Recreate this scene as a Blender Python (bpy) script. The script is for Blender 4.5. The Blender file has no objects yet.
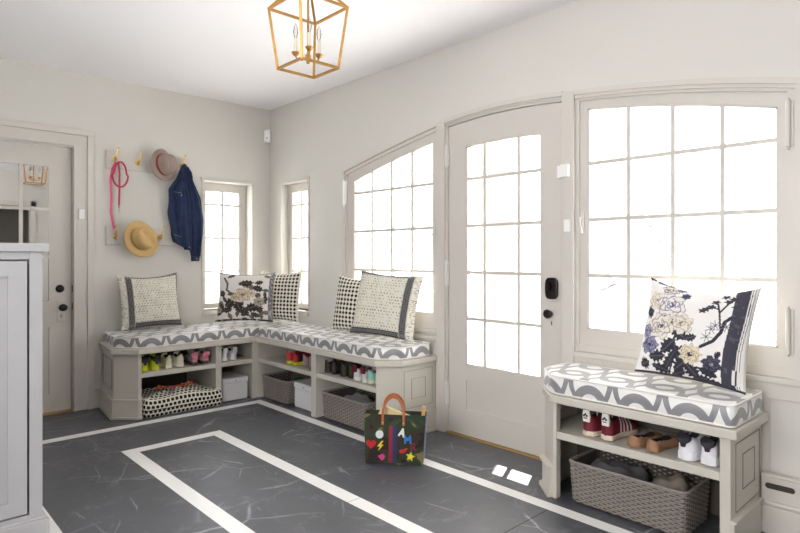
import bpy, bmesh, math, random
import numpy as np
from mathutils import Vector, Matrix
random.seed(7)
PI = math.pi
scene = bpy.context.scene
COL = scene.collection

# ------------------------------------------------------------------ helpers
def lin(h):
    h = h.lstrip('#')
    c = [int(h[i:i+2], 16)/255 for i in (0, 2, 4)]
    return tuple(x/12.92 if x <= .04045 else ((x+.055)/1.055)**2.4 for x in c)

class X_:
    """tiny node-math wrapper"""
    def __init__(s, nt, sock): s.nt, s.s = nt, sock
    def _m(s, op, o=None, o2=None):
        n = s.nt.nodes.new('ShaderNodeMath'); n.operation = op
        for i, v in enumerate((s, o, o2)):
            if v is None: continue
            if isinstance(v, X_): s.nt.links.new(v.s, n.inputs[i])
            else: n.inputs[i].default_value = v
        return X_(s.nt, n.outputs[0])
    def __add__(s, o): return s._m('ADD', o)
    def __sub__(s, o): return s._m('SUBTRACT', o)
    def __mul__(s, o): return s._m('MULTIPLY', o)
    def gt(s, o): return s._m('GREATER_THAN', o)
    def lt(s, o): return s._m('LESS_THAN', o)
    def abs(s): return s._m('ABSOLUTE')
    def sqrt(s): return s._m('SQRT')
    def mod(s, o): return s._m('FLOORED_MODULO', o)
    def pp(s, o): return s._m('PINGPONG', o)
    def max(s, o): return s._m('MAXIMUM', o)
    def floor(s): return s._m('FLOOR')

MATS = {}
def pbr(name, col, rough=.5, metal=0.0, noise=0.0, nscale=6.0, bump=0.0, bscale=60.0, attr=False, spec=.5, sheen=0.0, coord='Object'):
    if name in MATS: return MATS[name]
    m = bpy.data.materials.new(name); m.use_nodes = True
    nt = m.node_tree; b = nt.nodes['Principled BSDF']
    c = lin(col) if isinstance(col, str) else col
    b.inputs['Base Color'].default_value = (*c, 1)
    b.inputs['Roughness'].default_value = rough
    b.inputs['Metallic'].default_value = metal
    b.inputs['Specular IOR Level'].default_value = spec
    if sheen: b.inputs['Sheen Weight'].default_value = sheen
    src = None
    tc = nt.nodes.new('ShaderNodeTexCoord')
    if attr:
        a = nt.nodes.new('ShaderNodeAttribute'); a.attribute_name = 'Col'; src = a.outputs['Color']
        nt.links.new(src, b.inputs['Base Color'])
    if noise:
        n = nt.nodes.new('ShaderNodeTexNoise'); n.inputs['Scale'].default_value = nscale
        nt.links.new(tc.outputs[coord], n.inputs['Vector'])
        mr = nt.nodes.new('ShaderNodeMapRange')
        mr.inputs['To Min'].default_value = 1-noise; mr.inputs['To Max'].default_value = 1+noise
        nt.links.new(n.outputs['Fac'], mr.inputs['Value'])
        mx = nt.nodes.new('ShaderNodeVectorMath'); mx.operation = 'SCALE'
        if src: nt.links.new(src, mx.inputs[0])
        else: mx.inputs[0].default_value = c
        nt.links.new(mr.outputs[0], mx.inputs['Scale'])
        nt.links.new(mx.outputs[0], b.inputs['Base Color'])
    if bump:
        n = nt.nodes.new('ShaderNodeTexNoise'); n.inputs['Scale'].default_value = bscale
        n.inputs['Detail'].default_value = 4
        nt.links.new(tc.outputs[coord], n.inputs['Vector'])
        bp = nt.nodes.new('ShaderNodeBump'); bp.inputs['Strength'].default_value = bump
        bp.inputs['Distance'].default_value = .004
        nt.links.new(n.outputs['Fac'], bp.inputs['Height']); nt.links.new(bp.outputs[0], b.inputs['Normal'])
    MATS[name] = m
    return m

def mixcol(nt, fac, a, b):
    n = nt.nodes.new('ShaderNodeMix'); n.data_type = 'RGBA'
    nt.links.new(fac.s if isinstance(fac, X_) else fac, n.inputs[0])
    for i, v in ((6, a), (7, b)):
        if isinstance(v, tuple): n.inputs[i].default_value = (*v, 1)
        else: nt.links.new(v, n.inputs[i])
    return n.outputs[2]

def uv_xy(nt):
    tc = nt.nodes.new('ShaderNodeTexCoord'); sp = nt.nodes.new('ShaderNodeSeparateXYZ')
    nt.links.new(tc.outputs['UV'], sp.inputs[0])
    return X_(nt, sp.outputs[0]), X_(nt, sp.outputs[1])

def fid(v): return (lambda p: v)
class MB:
    def __init__(s): s.v = []; s.f = []; s.uv = {}; s.mi = {}; s.c = {}; s.cur = 0; s.col = None
    def _add(s, vs, fs, uvs=None):
        b = len(s.v); s.v += [tuple(p) for p in vs]
        for k, f in enumerate(fs):
            i = len(s.f); s.f.append(tuple(b+q for q in f))
            if s.cur: s.mi[i] = s.cur
            if s.col is not None: s.c[i] = s.col
            if uvs: s.uv[i] = uvs[k]
        return s
    def box(s, x0, x1, y0, y1, z0, z1, T=None):
        vs = [(x, y, z) for x in (x0, x1) for y in (y0, y1) for z in (z0, z1)]
        if T: vs = [T(*p) for p in vs]
        return s._add(vs, [(0, 1, 3, 2), (4, 6, 7, 5), (0, 4, 5, 1), (2, 3, 7, 6), (0, 2, 6, 4), (1, 5, 7, 3)])
    def strip(s, x0, x1, zb, zt, o0, o1, T, n=12):
        """solid between two curves zb(x), zt(x), between depths o0,o1"""
        fb = zb if callable(zb) else fid(zb); ft = zt if callable(zt) else fid(zt)
        vs = []; fs = []
        for i in range(n+1):
            x = x0+(x1-x0)*i/n
            vs += [T(x, o0, fb(x)), T(x, o1, fb(x)), T(x, o1, ft(x)), T(x, o0, ft(x))]
        for i in range(n):
            for k in range(4):
                a = i*4+k; b = i*4+(k+1) % 4
                fs.append((a, b, b+4, a+4))
        fs += [(0, 3, 2, 1), (n*4, n*4+1, n*4+2, n*4+3)]
        return s._add(vs, fs)
    def rings(s, rings, cap=True, closed=True, uvs=None):
        n = len(rings[0]); vs = [p for r in rings for p in r]; fs = []; uu = []
        for i in range(len(rings)-1):
            for k in range(n if closed else n-1):
                k2 = (k+1) % n
                fs.append((i*n+k, i*n+k2, (i+1)*n+k2, (i+1)*n+k))
                if uvs: uu.append(uvs(i, k))
        if cap:
            fs.append(tuple(range(n-1, -1, -1))); fs.append(tuple((len(rings)-1)*n+k for k in range(n)))
            if uvs: uu += [None, None]
        b = len(s.f); s._add(vs, fs)
        if uvs:
            for k, u in enumerate(uu):
                if u: s.uv[b+k] = u
        return s
    def tube(s, pts, r, seg=8, closed=False):
        pts = [Vector(p) for p in pts]; n = len(pts); rr = r if isinstance(r, (list, tuple)) else [r]*n
        rings = []; ref = None
        for i, p in enumerate(pts):
            a = pts[i-1] if (i or closed) else p; b = pts[(i+1) % n] if (i < n-1 or closed) else p
            d = (b-a)
            d = d.normalized() if d.length > 1e-9 else Vector((0, 0, 1))
            if ref is None:
                ref = d.orthogonal().normalized()
            ref = (ref-d*ref.dot(d))
            ref = ref.normalized() if ref.length > 1e-6 else d.orthogonal().normalized()
            q = d.cross(ref)
            rings.append([tuple(p+(ref*math.cos(t)+q*math.sin(t))*rr[i]) for t in [2*PI*k/seg for k in range(seg)]])
        if closed:
            rings.append(rings[0]); return s.rings(rings, cap=False)
        return s.rings(rings)
    def lathe(s, prof, c=(0, 0, 0), seg=20, axis='z', sx=1, sy=1):
        rings = []
        for r, h in prof:
            ring = []
            for k in range(seg):
                t = 2*PI*k/seg; a, b = r*math.cos(t)*sx, r*math.sin(t)*sy
                p = {'z': (a, b, h), 'x': (h, a, b), 'y': (a, h, b)}[axis]
                ring.append((c[0]+p[0], c[1]+p[1], c[2]+p[2]))
            rings.append(ring)
        return s.rings(rings)
    def poly(s, pts, d0, d1, T=lambda a, b, d: (a, d, b)):
        """2-D outline extruded between d0 and d1"""
        n = len(pts)
        return s.rings([[T(a, b, d0) for a, b in pts], [T(a, b, d1) for a, b in pts]])
    def build(s, name, mat, parent=None, world=False, smooth=False, bevel=0, recalc=True, M=None):
        me = bpy.data.meshes.new(name)
        vs = s.v
        if M is not None: vs = [tuple(M @ Vector(p)) for p in vs]
        if world and parent is not None:
            l = parent.location
            if parent.get('_pl'): l = Vector(parent['_pl'])
            vs = [(p[0]-l[0], p[1]-l[1], p[2]-l[2]) for p in vs]
        me.from_pydata(vs, [], s.f)
        for m in (mat if isinstance(mat, (list, tuple)) else [mat]): me.materials.append(m)
        for i, k in s.mi.items(): me.polygons[i].material_index = k
        if s.uv:
            ul = me.uv_layers.new(name='UV')
            for i, p in enumerate(me.polygons):
                u = s.uv.get(i)
                if u:
                    for k, li in enumerate(p.loop_indices): ul.data[li].uv = u[k]
        if s.c:
            ca = me.color_attributes.new('Col', 'FLOAT_COLOR', 'CORNER')
            for i, p in enumerate(me.polygons):
                c = s.c.get(i, (.5, .5, .5))
                for li in p.loop_indices: ca.data[li].color = (*c, 1)
        if recalc:
            bm = bmesh.new(); bm.from_mesh(me); bmesh.ops.recalc_face_normals(bm, faces=bm.faces)
            if bevel:
                pass
            bm.to_mesh(me); bm.free()
        if smooth:
            me.polygons.foreach_set('use_smooth', [True]*len(me.polygons))
        me.update()
        o = bpy.data.objects.new(name, me); COL.objects.link(o)
        if parent is not None: o.parent = parent
        if bevel:
            md = o.modifiers.new('bevel', 'BEVEL'); md.width = bevel; md.segments = 2; md.limit_method = 'ANGLE'
            md.angle_limit = math.radians(40)
        if smooth == 'auto':
            try: me.set_sharp_from_angle(angle=math.radians(38))
            except Exception: pass
        return o

def tag(o, label=None, cat=None, group=None, kind=None):
    if label: o['label'] = label
    if cat: o['category'] = cat
    if group: o['group'] = group
    if kind: o['kind'] = kind
    return o
def thing(name, label, cat, loc=(0, 0, 0), rot=(0, 0, 0), group=None, kind=None):
    o = bpy.data.objects.new(name, None); COL.objects.link(o)
    o.location = loc; o.rotation_euler = rot; o.empty_display_size = .05
    return tag(o, label, cat, group, kind)
def copy_tree(o, parent=None):
    c = o.copy(); COL.objects.link(c); c.parent = parent
    for ch in [q for q in bpy.data.objects if q.parent == o]: copy_tree(ch, c)
    return c

FB = lambda s, o, z: (s, o, z)          # window wall (y = 0), o grows outdoors
FA = lambda s, o, z: (-o, s, z)         # hook wall (x = 0)

# ------------------------------------------------------------------ materials
wall_m = pbr('wall_paint', '#d4d1cb', .75, noise=.015, nscale=1.5, bump=.05, bscale=250)
ceil_m = pbr('ceiling_paint', '#f7f5f8', .9, noise=.01, nscale=1.0)
trim_m = pbr('trim_paint', '#cfc9c2', .38, noise=.01, nscale=3)
bench_m = pbr('bench_paint', '#c6c1b7', .42, noise=.012, nscale=4)
cab_m = pbr('cabinet_paint', '#b0aeb0', .4, noise=.012, nscale=4)
white_m = pbr('white_plastic', '#eeeeec', .35)
metalw_m = pbr('painted_steel', '#dddbd8', .3, metal=.2)
brass_m = pbr('brass', '#dcb766', .28, metal=1)
gold_m = pbr('antique_gold', '#bd9152', .42, metal=.9, noise=.15, nscale=40)
dark_m = pbr('dark_bronze', '#2b2624', .35, metal=.6)
blackgap_m = pbr('dark_gap', '#15120f', .9)
thresh_m = pbr('oak_threshold', '#a9854f', .5, noise=.2, nscale=30)
lea_m = pbr('tan_leather', '#a85a2a', .45, noise=.1, nscale=40)

def slate():
    m = bpy.data.materials.new('slate'); m.use_nodes = True; nt = m.node_tree; b = nt.nodes['Principled BSDF']
    L = nt.links.new
    tc = nt.nodes.new('ShaderNodeTexCoord')
    def noise(scale, detail=5, rough=.6, dist=0.0, stretch=None, rot=0):
        n = nt.nodes.new('ShaderNodeTexNoise'); n.inputs['Scale'].default_value = scale
        n.inputs['Detail'].default_value = detail; n.inputs['Roughness'].default_value = rough
        n.inputs['Distortion'].default_value = dist
        if stretch:
            mp = nt.nodes.new('ShaderNodeMapping'); mp.inputs['Scale'].default_value = stretch
            mp.inputs['Rotation'].default_value = (0, 0, rot)
            L(tc.outputs['Object'], mp.inputs[0]); L(mp.outputs[0], n.inputs['Vector'])
        else: L(tc.outputs['Object'], n.inputs['Vector'])
        return X_(nt, n.outputs['Fac'])
    base = noise(2.2, 6, .65)
    c0 = mixcol(nt, base, lin('#3c3e45'), lin('#585a62'))
    def vein(n, w):
        d = (n-.5).abs(); mr = nt.nodes.new('ShaderNodeMapRange')
        L(d.s, mr.inputs['Value']); mr.inputs['From Min'].default_value = 0; mr.inputs['From Max'].default_value = w
        mr.inputs['To Min'].default_value = 1; mr.inputs['To Max'].default_value = 0
        return X_(nt, mr.outputs[0])
    def cl(x, k, hi=1.0): return x._m('MULTIPLY', k)._m('MINIMUM', hi)._m('MAXIMUM', 0.0)
    def cracks(scale, stretch, rot, w):
        """straight mineral seams: edges of stretched cells"""
        mp = nt.nodes.new('ShaderNodeMapping'); mp.inputs['Scale'].default_value = stretch; mp.inputs['Rotation'].default_value = (0, 0, rot)
        nz = nt.nodes.new('ShaderNodeTexNoise'); nz.inputs['Scale'].default_value = 3; nz.inputs['Detail'].default_value = 6
        L(tc.outputs['Object'], nz.inputs['Vector'])
        ad = nt.nodes.new('ShaderNodeVectorMath'); ad.operation = 'MULTIPLY_ADD'; ad.inputs[1].default_value = (.12, .12, .12)
        L(nz.outputs['Color'], ad.inputs[0]); L(tc.outputs['Object'], ad.inputs[2]); L(ad.outputs[0], mp.inputs[0])
        vo = nt.nodes.new('ShaderNodeTexVoronoi'); vo.feature = 'DISTANCE_TO_EDGE'; vo.inputs['Scale'].default_value = scale
        L(mp.outputs[0], vo.inputs['Vector'])
        return cl(X_(nt, vo.outputs['Distance'])*(-1/w)+1.0, 1.0)
    v1 = cracks(1.6, (1, .45, 1), .75, .012)*cl(noise(2.1, 4)-.50, 7.0, .9)
    v2 = cracks(2.6, (.35, 1, 1), .35, .012)*cl(noise(2.9, 4)-.54, 8.0, .8)
    v3 = cracks(5.0, (.6, 1, 1), -.5, .018)*cl(noise(1.3, 3)-.56, 9.0, .7)
    haze = cl(noise(4.5, 8, .75, 1.2)-.55, 2.2, .30)
    grit = cl(noise(26, 6, .8, .8, (.5, 1.6, 1), .5)-.60, 9.0, .8)*cl(noise(1.15, 2)-.60, 9.0)
    v = v1.max(v2).max(v3).max(haze).max(grit)*.85
    c1 = mixcol(nt, v, c0, lin('#b4b5b9'))
    L(c1, b.inputs['Base Color'])
    rg = noise(5, 3)*.14+.34
    b.inputs['Specular IOR Level'].default_value = .95
    L(rg.s, b.inputs['Roughness'])
    bp = nt.nodes.new('ShaderNodeBump'); bp.inputs['Strength'].default_value = .12; bp.inputs['Distance'].default_value = .003
    L(noise(14, 6, .7).s, bp.inputs['Height']); L(bp.outputs[0], b.inputs['Normal'])
    return m
slate_m = slate()
marble_m = pbr('white_marble', '#f3f2f0', .35, noise=.05, nscale=5)
joint_m = pbr('tile_joint', '#1c1c1e', .9)

def glass():
    m = bpy.data.materials.new('window_glass'); m.use_nodes = True; nt = m.node_tree
    nt.nodes.remove(nt.nodes['Principled BSDF']); out = nt.nodes['Material Output']
    t = nt.nodes.new('ShaderNodeBsdfTransparent'); g = nt.nodes.new('ShaderNodeBsdfGlossy'); g.inputs['Roughness'].default_value = .02
    mx = nt.nodes.new('ShaderNodeMixShader'); mx.inputs[0].default_value = .05
    nt.links.new(t.outputs[0], mx.inputs[1]); nt.links.new(g.outputs[0], mx.inputs[2]); nt.links.new(mx.outputs[0], out.inputs[0])
    return m
glass_m = glass()
mirror_m = pbr('mirror', '#e8e8e6', .02, metal=1)

def cushion_mat():
    m = bpy.data.materials.new('arch_print_fabric'); m.use_nodes = True; nt = m.node_tree; b = nt.nodes['Principled BSDF']
    u, v = uv_xy(nt)
    P = .235
    x = (u.mod(P)-P/2).abs()
    vv = v.pp(.105)
    r = (x*x+(vv+.012)*(vv+.012)).sqrt()
    arch = r.gt(.046)*r.lt(.089)
    q = (vv*(-9.5)+1.0)
    cen = (q*q)*(-.034)+.106
    stem = (x-cen).abs().lt(.0135)
    base = (vv.lt(.012))*x.gt(.070)*x.lt(.095)
    g = arch.max(stem).max(base)
    nt.links.new(mixcol(nt, g, lin('#e9e8e6'), lin('#858388')), b.inputs['Base Color'])
    b.inputs['Roughness'].default_value = .42
    b.inputs['Specular IOR Level'].default_value = .9
    b.inputs['Sheen Weight'].default_value = .35
    return m
cush_m = cushion_mat()
pipe_m = pbr('white_piping', '#e6e4df', .6)

def dots_mat(name, P, R, stag=False, bg='#dfdbcd', fg='#191716', link=.0022):
    m = bpy.data.materials.new(name); m.use_nodes = True; nt = m.node_tree; b = nt.nodes['Principled BSDF']
    u, v = uv_xy(nt)
    if stag:
        row = (v*(1/P)).floor().mod(2.0)
        u = u+row*(P/2)
    x = (u.mod(P)-P/2).abs(); y = (v.mod(P)-P/2).abs()
    p4 = (x*x*x*x+y*y*y*y)._m('POWER', .25)
    d = p4.lt(R)
    l = x.lt(link).max(y.lt(link)) if link else d
    g = d.max(l)
    nt.links.new(mixcol(nt, g, lin(bg), lin(fg)), b.inputs['Base Color'])
    b.inputs['Roughness'].default_value = .8
    return m
dots_m = dots_mat('dot_lattice_fabric', .036, .0108, link=.0014)
bed_m = dots_mat('dog_bed_fabric', .034, .0118, True, link=0)

# ------------------------------------------------------------------ curves of the arched windows
def newton(p0, p1, p2):
    (a, fa), (b, fb), (c, fc) = p0, p1, p2
    s1 = (fb-fa)/(b-a); s2 = ((fc-fb)/(c-b)-s1)/(c-a)
    return lambda x: fa+s1*(x-a)+s2*(x-a)*(x-b)
trimL = newton((1.255, 1.985), (1.78, 2.095), (2.36, 2.200))
glassL = newton((1.368, 1.897), (1.824, 2.008), (2.30, 2.096))
trimD = newton((2.42, 2.212), (2.95, 2.246), (3.43, 2.212))
leafD = newton((2.458, 2.176), (2.95, 2.200), (3.378, 2.176))
glassD = newton((2.618, 2.015), (2.92, 2.028), (3.223, 2.015))
trimR = newton((3.468, 2.205), (3.95, 2.153), (4.567, 2.034))
glassR = newton((3.536, 2.108), (4.0, 2.043), (4.486, 1.938))
off = lambda f, d: (lambda x: f(x)+d)
H = 2.75
ROWS = [1.790, 1.465, 1.143]

# ------------------------------------------------------------------ shell
XF, YB = 6.6, -4.3       # far walls behind the camera
def wall_open(T, s0, s1, h, ops, t=.28):
    """ops: (a, b, zbot, ztop_func)"""
    mb = MB(); ops = sorted(ops, key=lambda q: q[0]); x = s0
    for a, b, zb, zt in ops:
        if a > x: mb.strip(x, a, 0, h, 0, t, T, 1)
        if zb > 0: mb.strip(a, b, 0, zb, 0, t, T, 1)
        mb.strip(a, b, zt, h, 0, t, T, 14)
        x = b
    if x < s1: mb.strip(x, s1, 0, h, 0, t, T, 1)
    return mb
S = lambda o: tag(o, kind='structure')
wb = wall_open(FB, 0, XF, H, [(.237, .70, .745, fid(1.97)), (1.255, 4.565, -1, None)] if False else
               [(.237, .70, .745, fid(1.97)), (1.255, 2.36, .70, trimL), (2.42, 3.43, 0, trimD), (3.468, 4.56, .70, trimR)])
S(wb.build('wall_right', wall_m))
wa = wall_open(FA, YB, 0, H, [(-2.72, -1.78, 0, fid(2.15)), (-.70, -.20, .745, fid(1.97))])
S(wa.build('wall_left', wall_m))
# unseen walls; the back window opening is added to let fill light in
wf = wall_open(lambda s, o, z: (XF+o, s, z), YB, 0, H, [(-1.45, -.85, 0, fid(2.15))], .15)
S(wf.build('wall_front', wall_m))
wk = wall_open(lambda s, o, z: (s, YB-o, z), 0, XF, H, [(3.3, 5.5, .9, fid(2.3))], .15)
S(wk.build('wall_back', wall_m))
S(MB().box(-.28, XF+.3, YB-.3, .28, H, H+.1).build('ceiling', ceil_m))
# floor: slate slabs with inlaid white marble bands
fl = MB()
xs = [-.3, .70, .79, 1.30, 1.39, 2.905, 2.908, 3.648, 3.652, 4.45, 4.54, 5.05, 5.14, XF+.3]
ys = [YB-.3, -2.50, -2.395, -1.84, -1.755, -1.25, -1.165, -.578, -.50, .28]
for i in range(len(xs)-1):
    for j in range(len(ys)-1):
        xm, ym = (xs[i]+xs[i+1])/2, (ys[j]+ys[j+1])/2
        ring = (.70 < xm < 5.14 and -2.5 < ym < -.5) and not (.79 < xm < 5.05 and -2.395 < ym < -.578)
        rect = (1.30 < xm < 4.54 and -1.84 < ym < -1.165) and not (1.39 < xm < 4.45 and -1.755 < ym < -1.25)
        w = xs[i+1]-xs[i]
        fl.cur = 1 if (ring or rect) else 0
        if w < .005 and (abs(xm-3.65) < .01 and -1.16 < ym < -.58 or abs(xm-3.65) < .01 and ym < -1.84 and ym > -2.39): fl.cur = 2
        if w < .005 and abs(xm-2.9065) < .01 and rect: fl.cur = 0
        fl._add([(xs[i], ys[j], 0), (xs[i+1], ys[j], 0), (xs[i+1], ys[j+1], 0), (xs[i], ys[j+1], 0)], [(0, 1, 2, 3)])
fl.cur = 0
fl._add([(xs[0], ys[0], -.1), (xs[-1], ys[0], -.1), (xs[-1], ys[-1], -.1), (xs[0], ys[-1], -.1)], [(3, 2, 1, 0)])
S(fl.build('floor', [slate_m, marble_m, joint_m], recalc=False))

# ------------------------------------------------------------------ windows & doors
def sash(T, parent, s0, s1, o0, o1, zb, zt, gs, gzt, gzb, cols, rows, fr=trim_m, glass_o=None, mun=.021, name='window_sash'):
    """frame s0..s1, glass gs[0]..gs[1], top curve gzt, vertical bars at cols, rows at z"""
    ft = zt if callable(zt) else fid(zt); gt = gzt if callable(gzt) else fid(gzt)
    a, b = gs
    f = MB()
    f.strip(s0, a, zb, ft, o0, o1, T, 3); f.strip(b, s1, zb, ft, o0, o1, T, 3)
    f.strip(a, b, zb, gzb, o0, o1, T, 1); f.strip(a, b, gt, ft, o0, o1, T, 14)
    f.build(name, fr, parent, world=True)
    mm = MB(); om = (o0+o1)/2
    for c in cols: mm.strip(c-mun/2, c+mun/2, gzb, gt, o0+.006, om+.012, T, 1)
    for z in rows: mm.strip(a, b, z-mun/2, z+mun/2, o0+.007, om+.011, T, 1)
    # thin glazing bead round the opening
    bd = .008
    mm.strip(a, a+bd, gzb, gt, o0+.005, om, T, 1); mm.strip(b-bd, b, gzb, gt, o0+.005, om, T, 1)
    mm.strip(a, b, gzb, gzb+bd, o0+.005, om, T, 1); mm.strip(a, b, off(gt, -bd), gt, o0+.005, om, T, 14)
    mm.build('muntin', fr, parent, world=True)
    g = MB(); g.strip(a, b, gzb, gt, om+.002, om+.006, T, 14); g.build('pane', glass_m, parent, world=True)

# narrow corner windows
for k, (T, s0, s1, o) in enumerate([(FA, -.70, -.20, .12), (FB, .237, .70, .07)]):
    w = thing('window_%d' % (k+1), None, None, T((s0+s1)/2, o, .745), kind='structure')
    mid = (s0+s1)/2
    sash(T, w, s0+.003, s1-.003, o, o+.045, .75, 1.965, (s0+.068, s1-.068), 1.895, .795, [mid], [1.76, 1.435, 1.112], mun=.02)
    c = MB()    # plaster bead and sill
    c.strip(s0-.02, s0, .745, 1.99, -.008, 0, T, 1); c.strip(s1, s1+.02, .745, 1.99, -.008, 0, T, 1)
    c.strip(s0-.03, s1+.03, 1.97, 2.0, -.014, 0, T, 1); c.strip(s0-.02, s1+.02, .70, .745, -.02, .10, T, 1)
    c.build('window_casing', trim_m, w, world=True, bevel=.003)

def barrel(parent, x, z0, z1, o=-.012, r=.011, mat=metalw_m, fin=True, T=FB):
    h = MB(); p = T(x, o, 0)
    prof = [(.001, z0-.012), (r*.6, z0-.009), (r*.35, z0), (r, z0+.001), (r, z1-.001), (r*.35, z1), (r*.6, z1+.009), (.001, z1+.012)]
    h.lathe(prof, (p[0], p[1], 0), 14)
    h.box(x-.02, x+.02, min(o, 0)+.004, .001, z0+.004, z1-.004, T)
    return h.build('hinge', mat, parent, world=True, smooth='auto')
def win_latch(parent, x, z, T=FB):
    h = MB(); h.box(x-.008, x+.008, -.008, 0, z-.05, z+.05, T)
    h.tube([T(x, -.006, z+.02), T(x, -.03, z+.015), T(x+.004, -.034, z-.02), T(x+.012, -.03, z-.06)], .005, 8)
    h.lathe([(.001, -.012), (.008, -.006), (.008, .006), (.001, .012)], T(x+.012, -.03, z-.062), 10)
    return h.build('latch', metalw_m, parent, world=True, smooth='auto')

w3 = thing('window_3', None, None, (1.8, 0, .7), kind='structure')
sash(FB, w3, 1.285, 2.355, .012, .055, .765, off(trimL, -.03), (1.368, 2.30), glassL, .832, [1.600, 1.840, 2.072], ROWS)
f = MB(); f.strip(1.257, 1.285, .70, off(trimL, -.002), .0, .10, FB, 3); f.strip(1.285, 2.358, off(trimL, -.03), off(trimL, -.002), 0, .10, FB, 14)
f.strip(1.257, 2.358, .702, .765, .004, .10, FB, 1)
f.strip(1.235, 1.257, .70, off(trimL, .012), -.012, .0, FB, 2); f.strip(1.235, 2.358, off(trimL, -.002), off(trimL, .014), -.014, .0, FB, 14)
f.strip(1.2, 2.358, .700, .722, -.022, .003, FB, 1)
f.build('window_frame', trim_m, w3, world=True)
barrel(w3, 1.262, 1.70, 1.905, -.014, .012, white_m); barrel(w3, 1.262, .86, 1.065, -.014, .012, white_m)
win_latch(w3, 2.327, 1.45)
h = MB(); h.lathe([(.001, -.018), (.014, -.012), (.014, .0), (.005, .01), (.005, .03)], (1.845, -.0, 1.085), 12, 'y'); h.build('window_handle', dark_m, w3, world=True, smooth=True)

w4 = thing('window_4', None, None, (4.0, 0, .7), kind='structure')
sash(FB, w4, 3.490, 4.525, .012, .055, .745, off(trimR, -.045), (3.536, 4.486), glassR, .832, [3.777, 4.014, 4.250], ROWS)
f = MB(); f.strip(3.470, 3.490, .70, off(trimR, -.002), 0, .10, FB, 2); f.strip(4.525, 4.558, .70, off(trimR, -.002), 0, .10, FB, 2)
f.strip(3.49, 4.525, off(trimR, -.045), off(trimR, -.002), 0, .10, FB, 14)
f.strip(3.47, 4.558, .702, .745, .004, .10, FB, 1)
f.strip(3.467, 4.60, off(trimR, -.012), off(trimR, .016), -.022, .0, FB, 14)
f.strip(3.467, 4.59, off(trimR, -.03), off(trimR, -.012), -.012, .0, FB, 14)
f.strip(4.558, 4.60, .70, off(trimR, -.01), -.016, .0, FB, 3)
f.build('window_frame', trim_m, w4, world=True)
barrel(w4, 4.532, 1.745, 1.955, -.012, .011, trim_m); barrel(w4, 4.532, .813, 1.017, -.012, .011, trim_m)
win_latch(w4, 3.51, 1.46)

# entry door
d2 = thing('door_2', None, None, (2.92, .0, 0), kind='structure')
lf = MB(); T = FB; D0, D1 = .012, .052
lf.strip(2.458, 2.618, .014, leafD, D0, D1, T, 3); lf.strip(3.223, 3.376, .014, leafD, D0, D1, T, 3)
lf.strip(2.618, 3.223, glassD, leafD, D0, D1, T, 12)
lf.strip(2.618, 3.223, .014, .19, D0, D1, T, 1); lf.strip(2.618, 3.223, .392, .500, D0, D1, T, 1)
lf.strip(2.618, 3.223, .19, .392, D0+.010, D1, T, 1)
lf.build('door_leaf', trim_m, d2, world=True)
mm = MB()
for c in (2.777, 3.052): mm.strip(c-.0105, c+.0105, .50, glassD, D0+.006, D0+.03, T, 1)
for z in ROWS+[.822]: mm.strip(2.618, 3.223, z-.0105, z+.0105, D0+.007, D0+.029, T, 1)
bd = .009
mm.strip(2.618, 2.618+bd, .5, glassD, D0+.004, D0+.02, T, 1); mm.strip(3.223-bd, 3.223, .5, glassD, D0+.004, D0+.02, T, 1)
mm.strip(2.618, 3.223, .5, .5+bd, D0+.004, D0+.02, T, 1); mm.strip(2.618, 3.223, off(glassD, -bd), glassD, D0+.004, D0+.02, T, 12)
mm.build('muntin', trim_m, d2, world=True)
MB().strip(2.618, 3.223, .5, glassD, D0+.020, D0+.024, T, 12).build('pane', glass_m, d2, world=True)
for z0, z1 in ((1.895, 2.04), (1.05, 1.22), (.205, .36)):
    barrel(d2, 2.450, z0, z1, -.010, .009, metalw_m)
fr = MB()
fr.strip(2.42, 2.455, 0, off(trimD, -.002), 0, .10, T, 2); fr.strip(3.379, 3.43, 0, off(trimD, -.002), 0, .10, T, 2)
fr.strip(2.455, 3.379, off(leafD, .004), off(trimD, -.001), 0, .10, T, 12)
fr.build('door_frame', trim_m, d2, world=True)
MB().strip(2.42, 3.43, 0.0, .010, -.004, .10, T, 1).build('threshold', thresh_m, d2, world=True)
dh = MB()
pts = []
for k in range(24):
    t = 2*PI*k/24; sx, sz = .043, .066
    pts.append((3.305+sx*math.copysign(abs(math.cos(t))**.55, math.cos(t)), 1.060+sz*math.copysign(abs(math.sin(t))**.55, math.sin(t))))
dh.poly(pts, D0-.022, D0, lambda a, b, d: (a, d, b))
dh.build('deadbolt', dark_m, d2, world=True, bevel=.006)
dk = MB(); dk.tube([(3.305, D0-.022, 1.075), (3.305, D0-.034, 1.075)], .012, 12); dk.box(3.299, 3.311, D0-.046, D0-.03, 1.052, 1.098)
dk.build('thumb_turn', pbr('dark_bronze_shiny', '#3a3432', .25, metal=.8), d2, world=True)
kn = MB(); kn.lathe([(.001, -.052), (.020, -.050), (.029, -.042), (.029, -.032), (.016, -.022), (.010, -.012), (.018, -.004), (.018, 0)], (3.290, D0, .905), 8, 'y')
kn.build('door_knob', dark_m, d2, world=True)
MB().box(3.262, 3.318, D0-.003, D0, .80, .97).build('escutcheon', trim_m, d2, world=True, bevel=.004)
MB().box(3.297, 3.303, D0-.004, D0-.001, .835, .86).build('keyhole', blackgap_m, d2, world=True)

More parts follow.
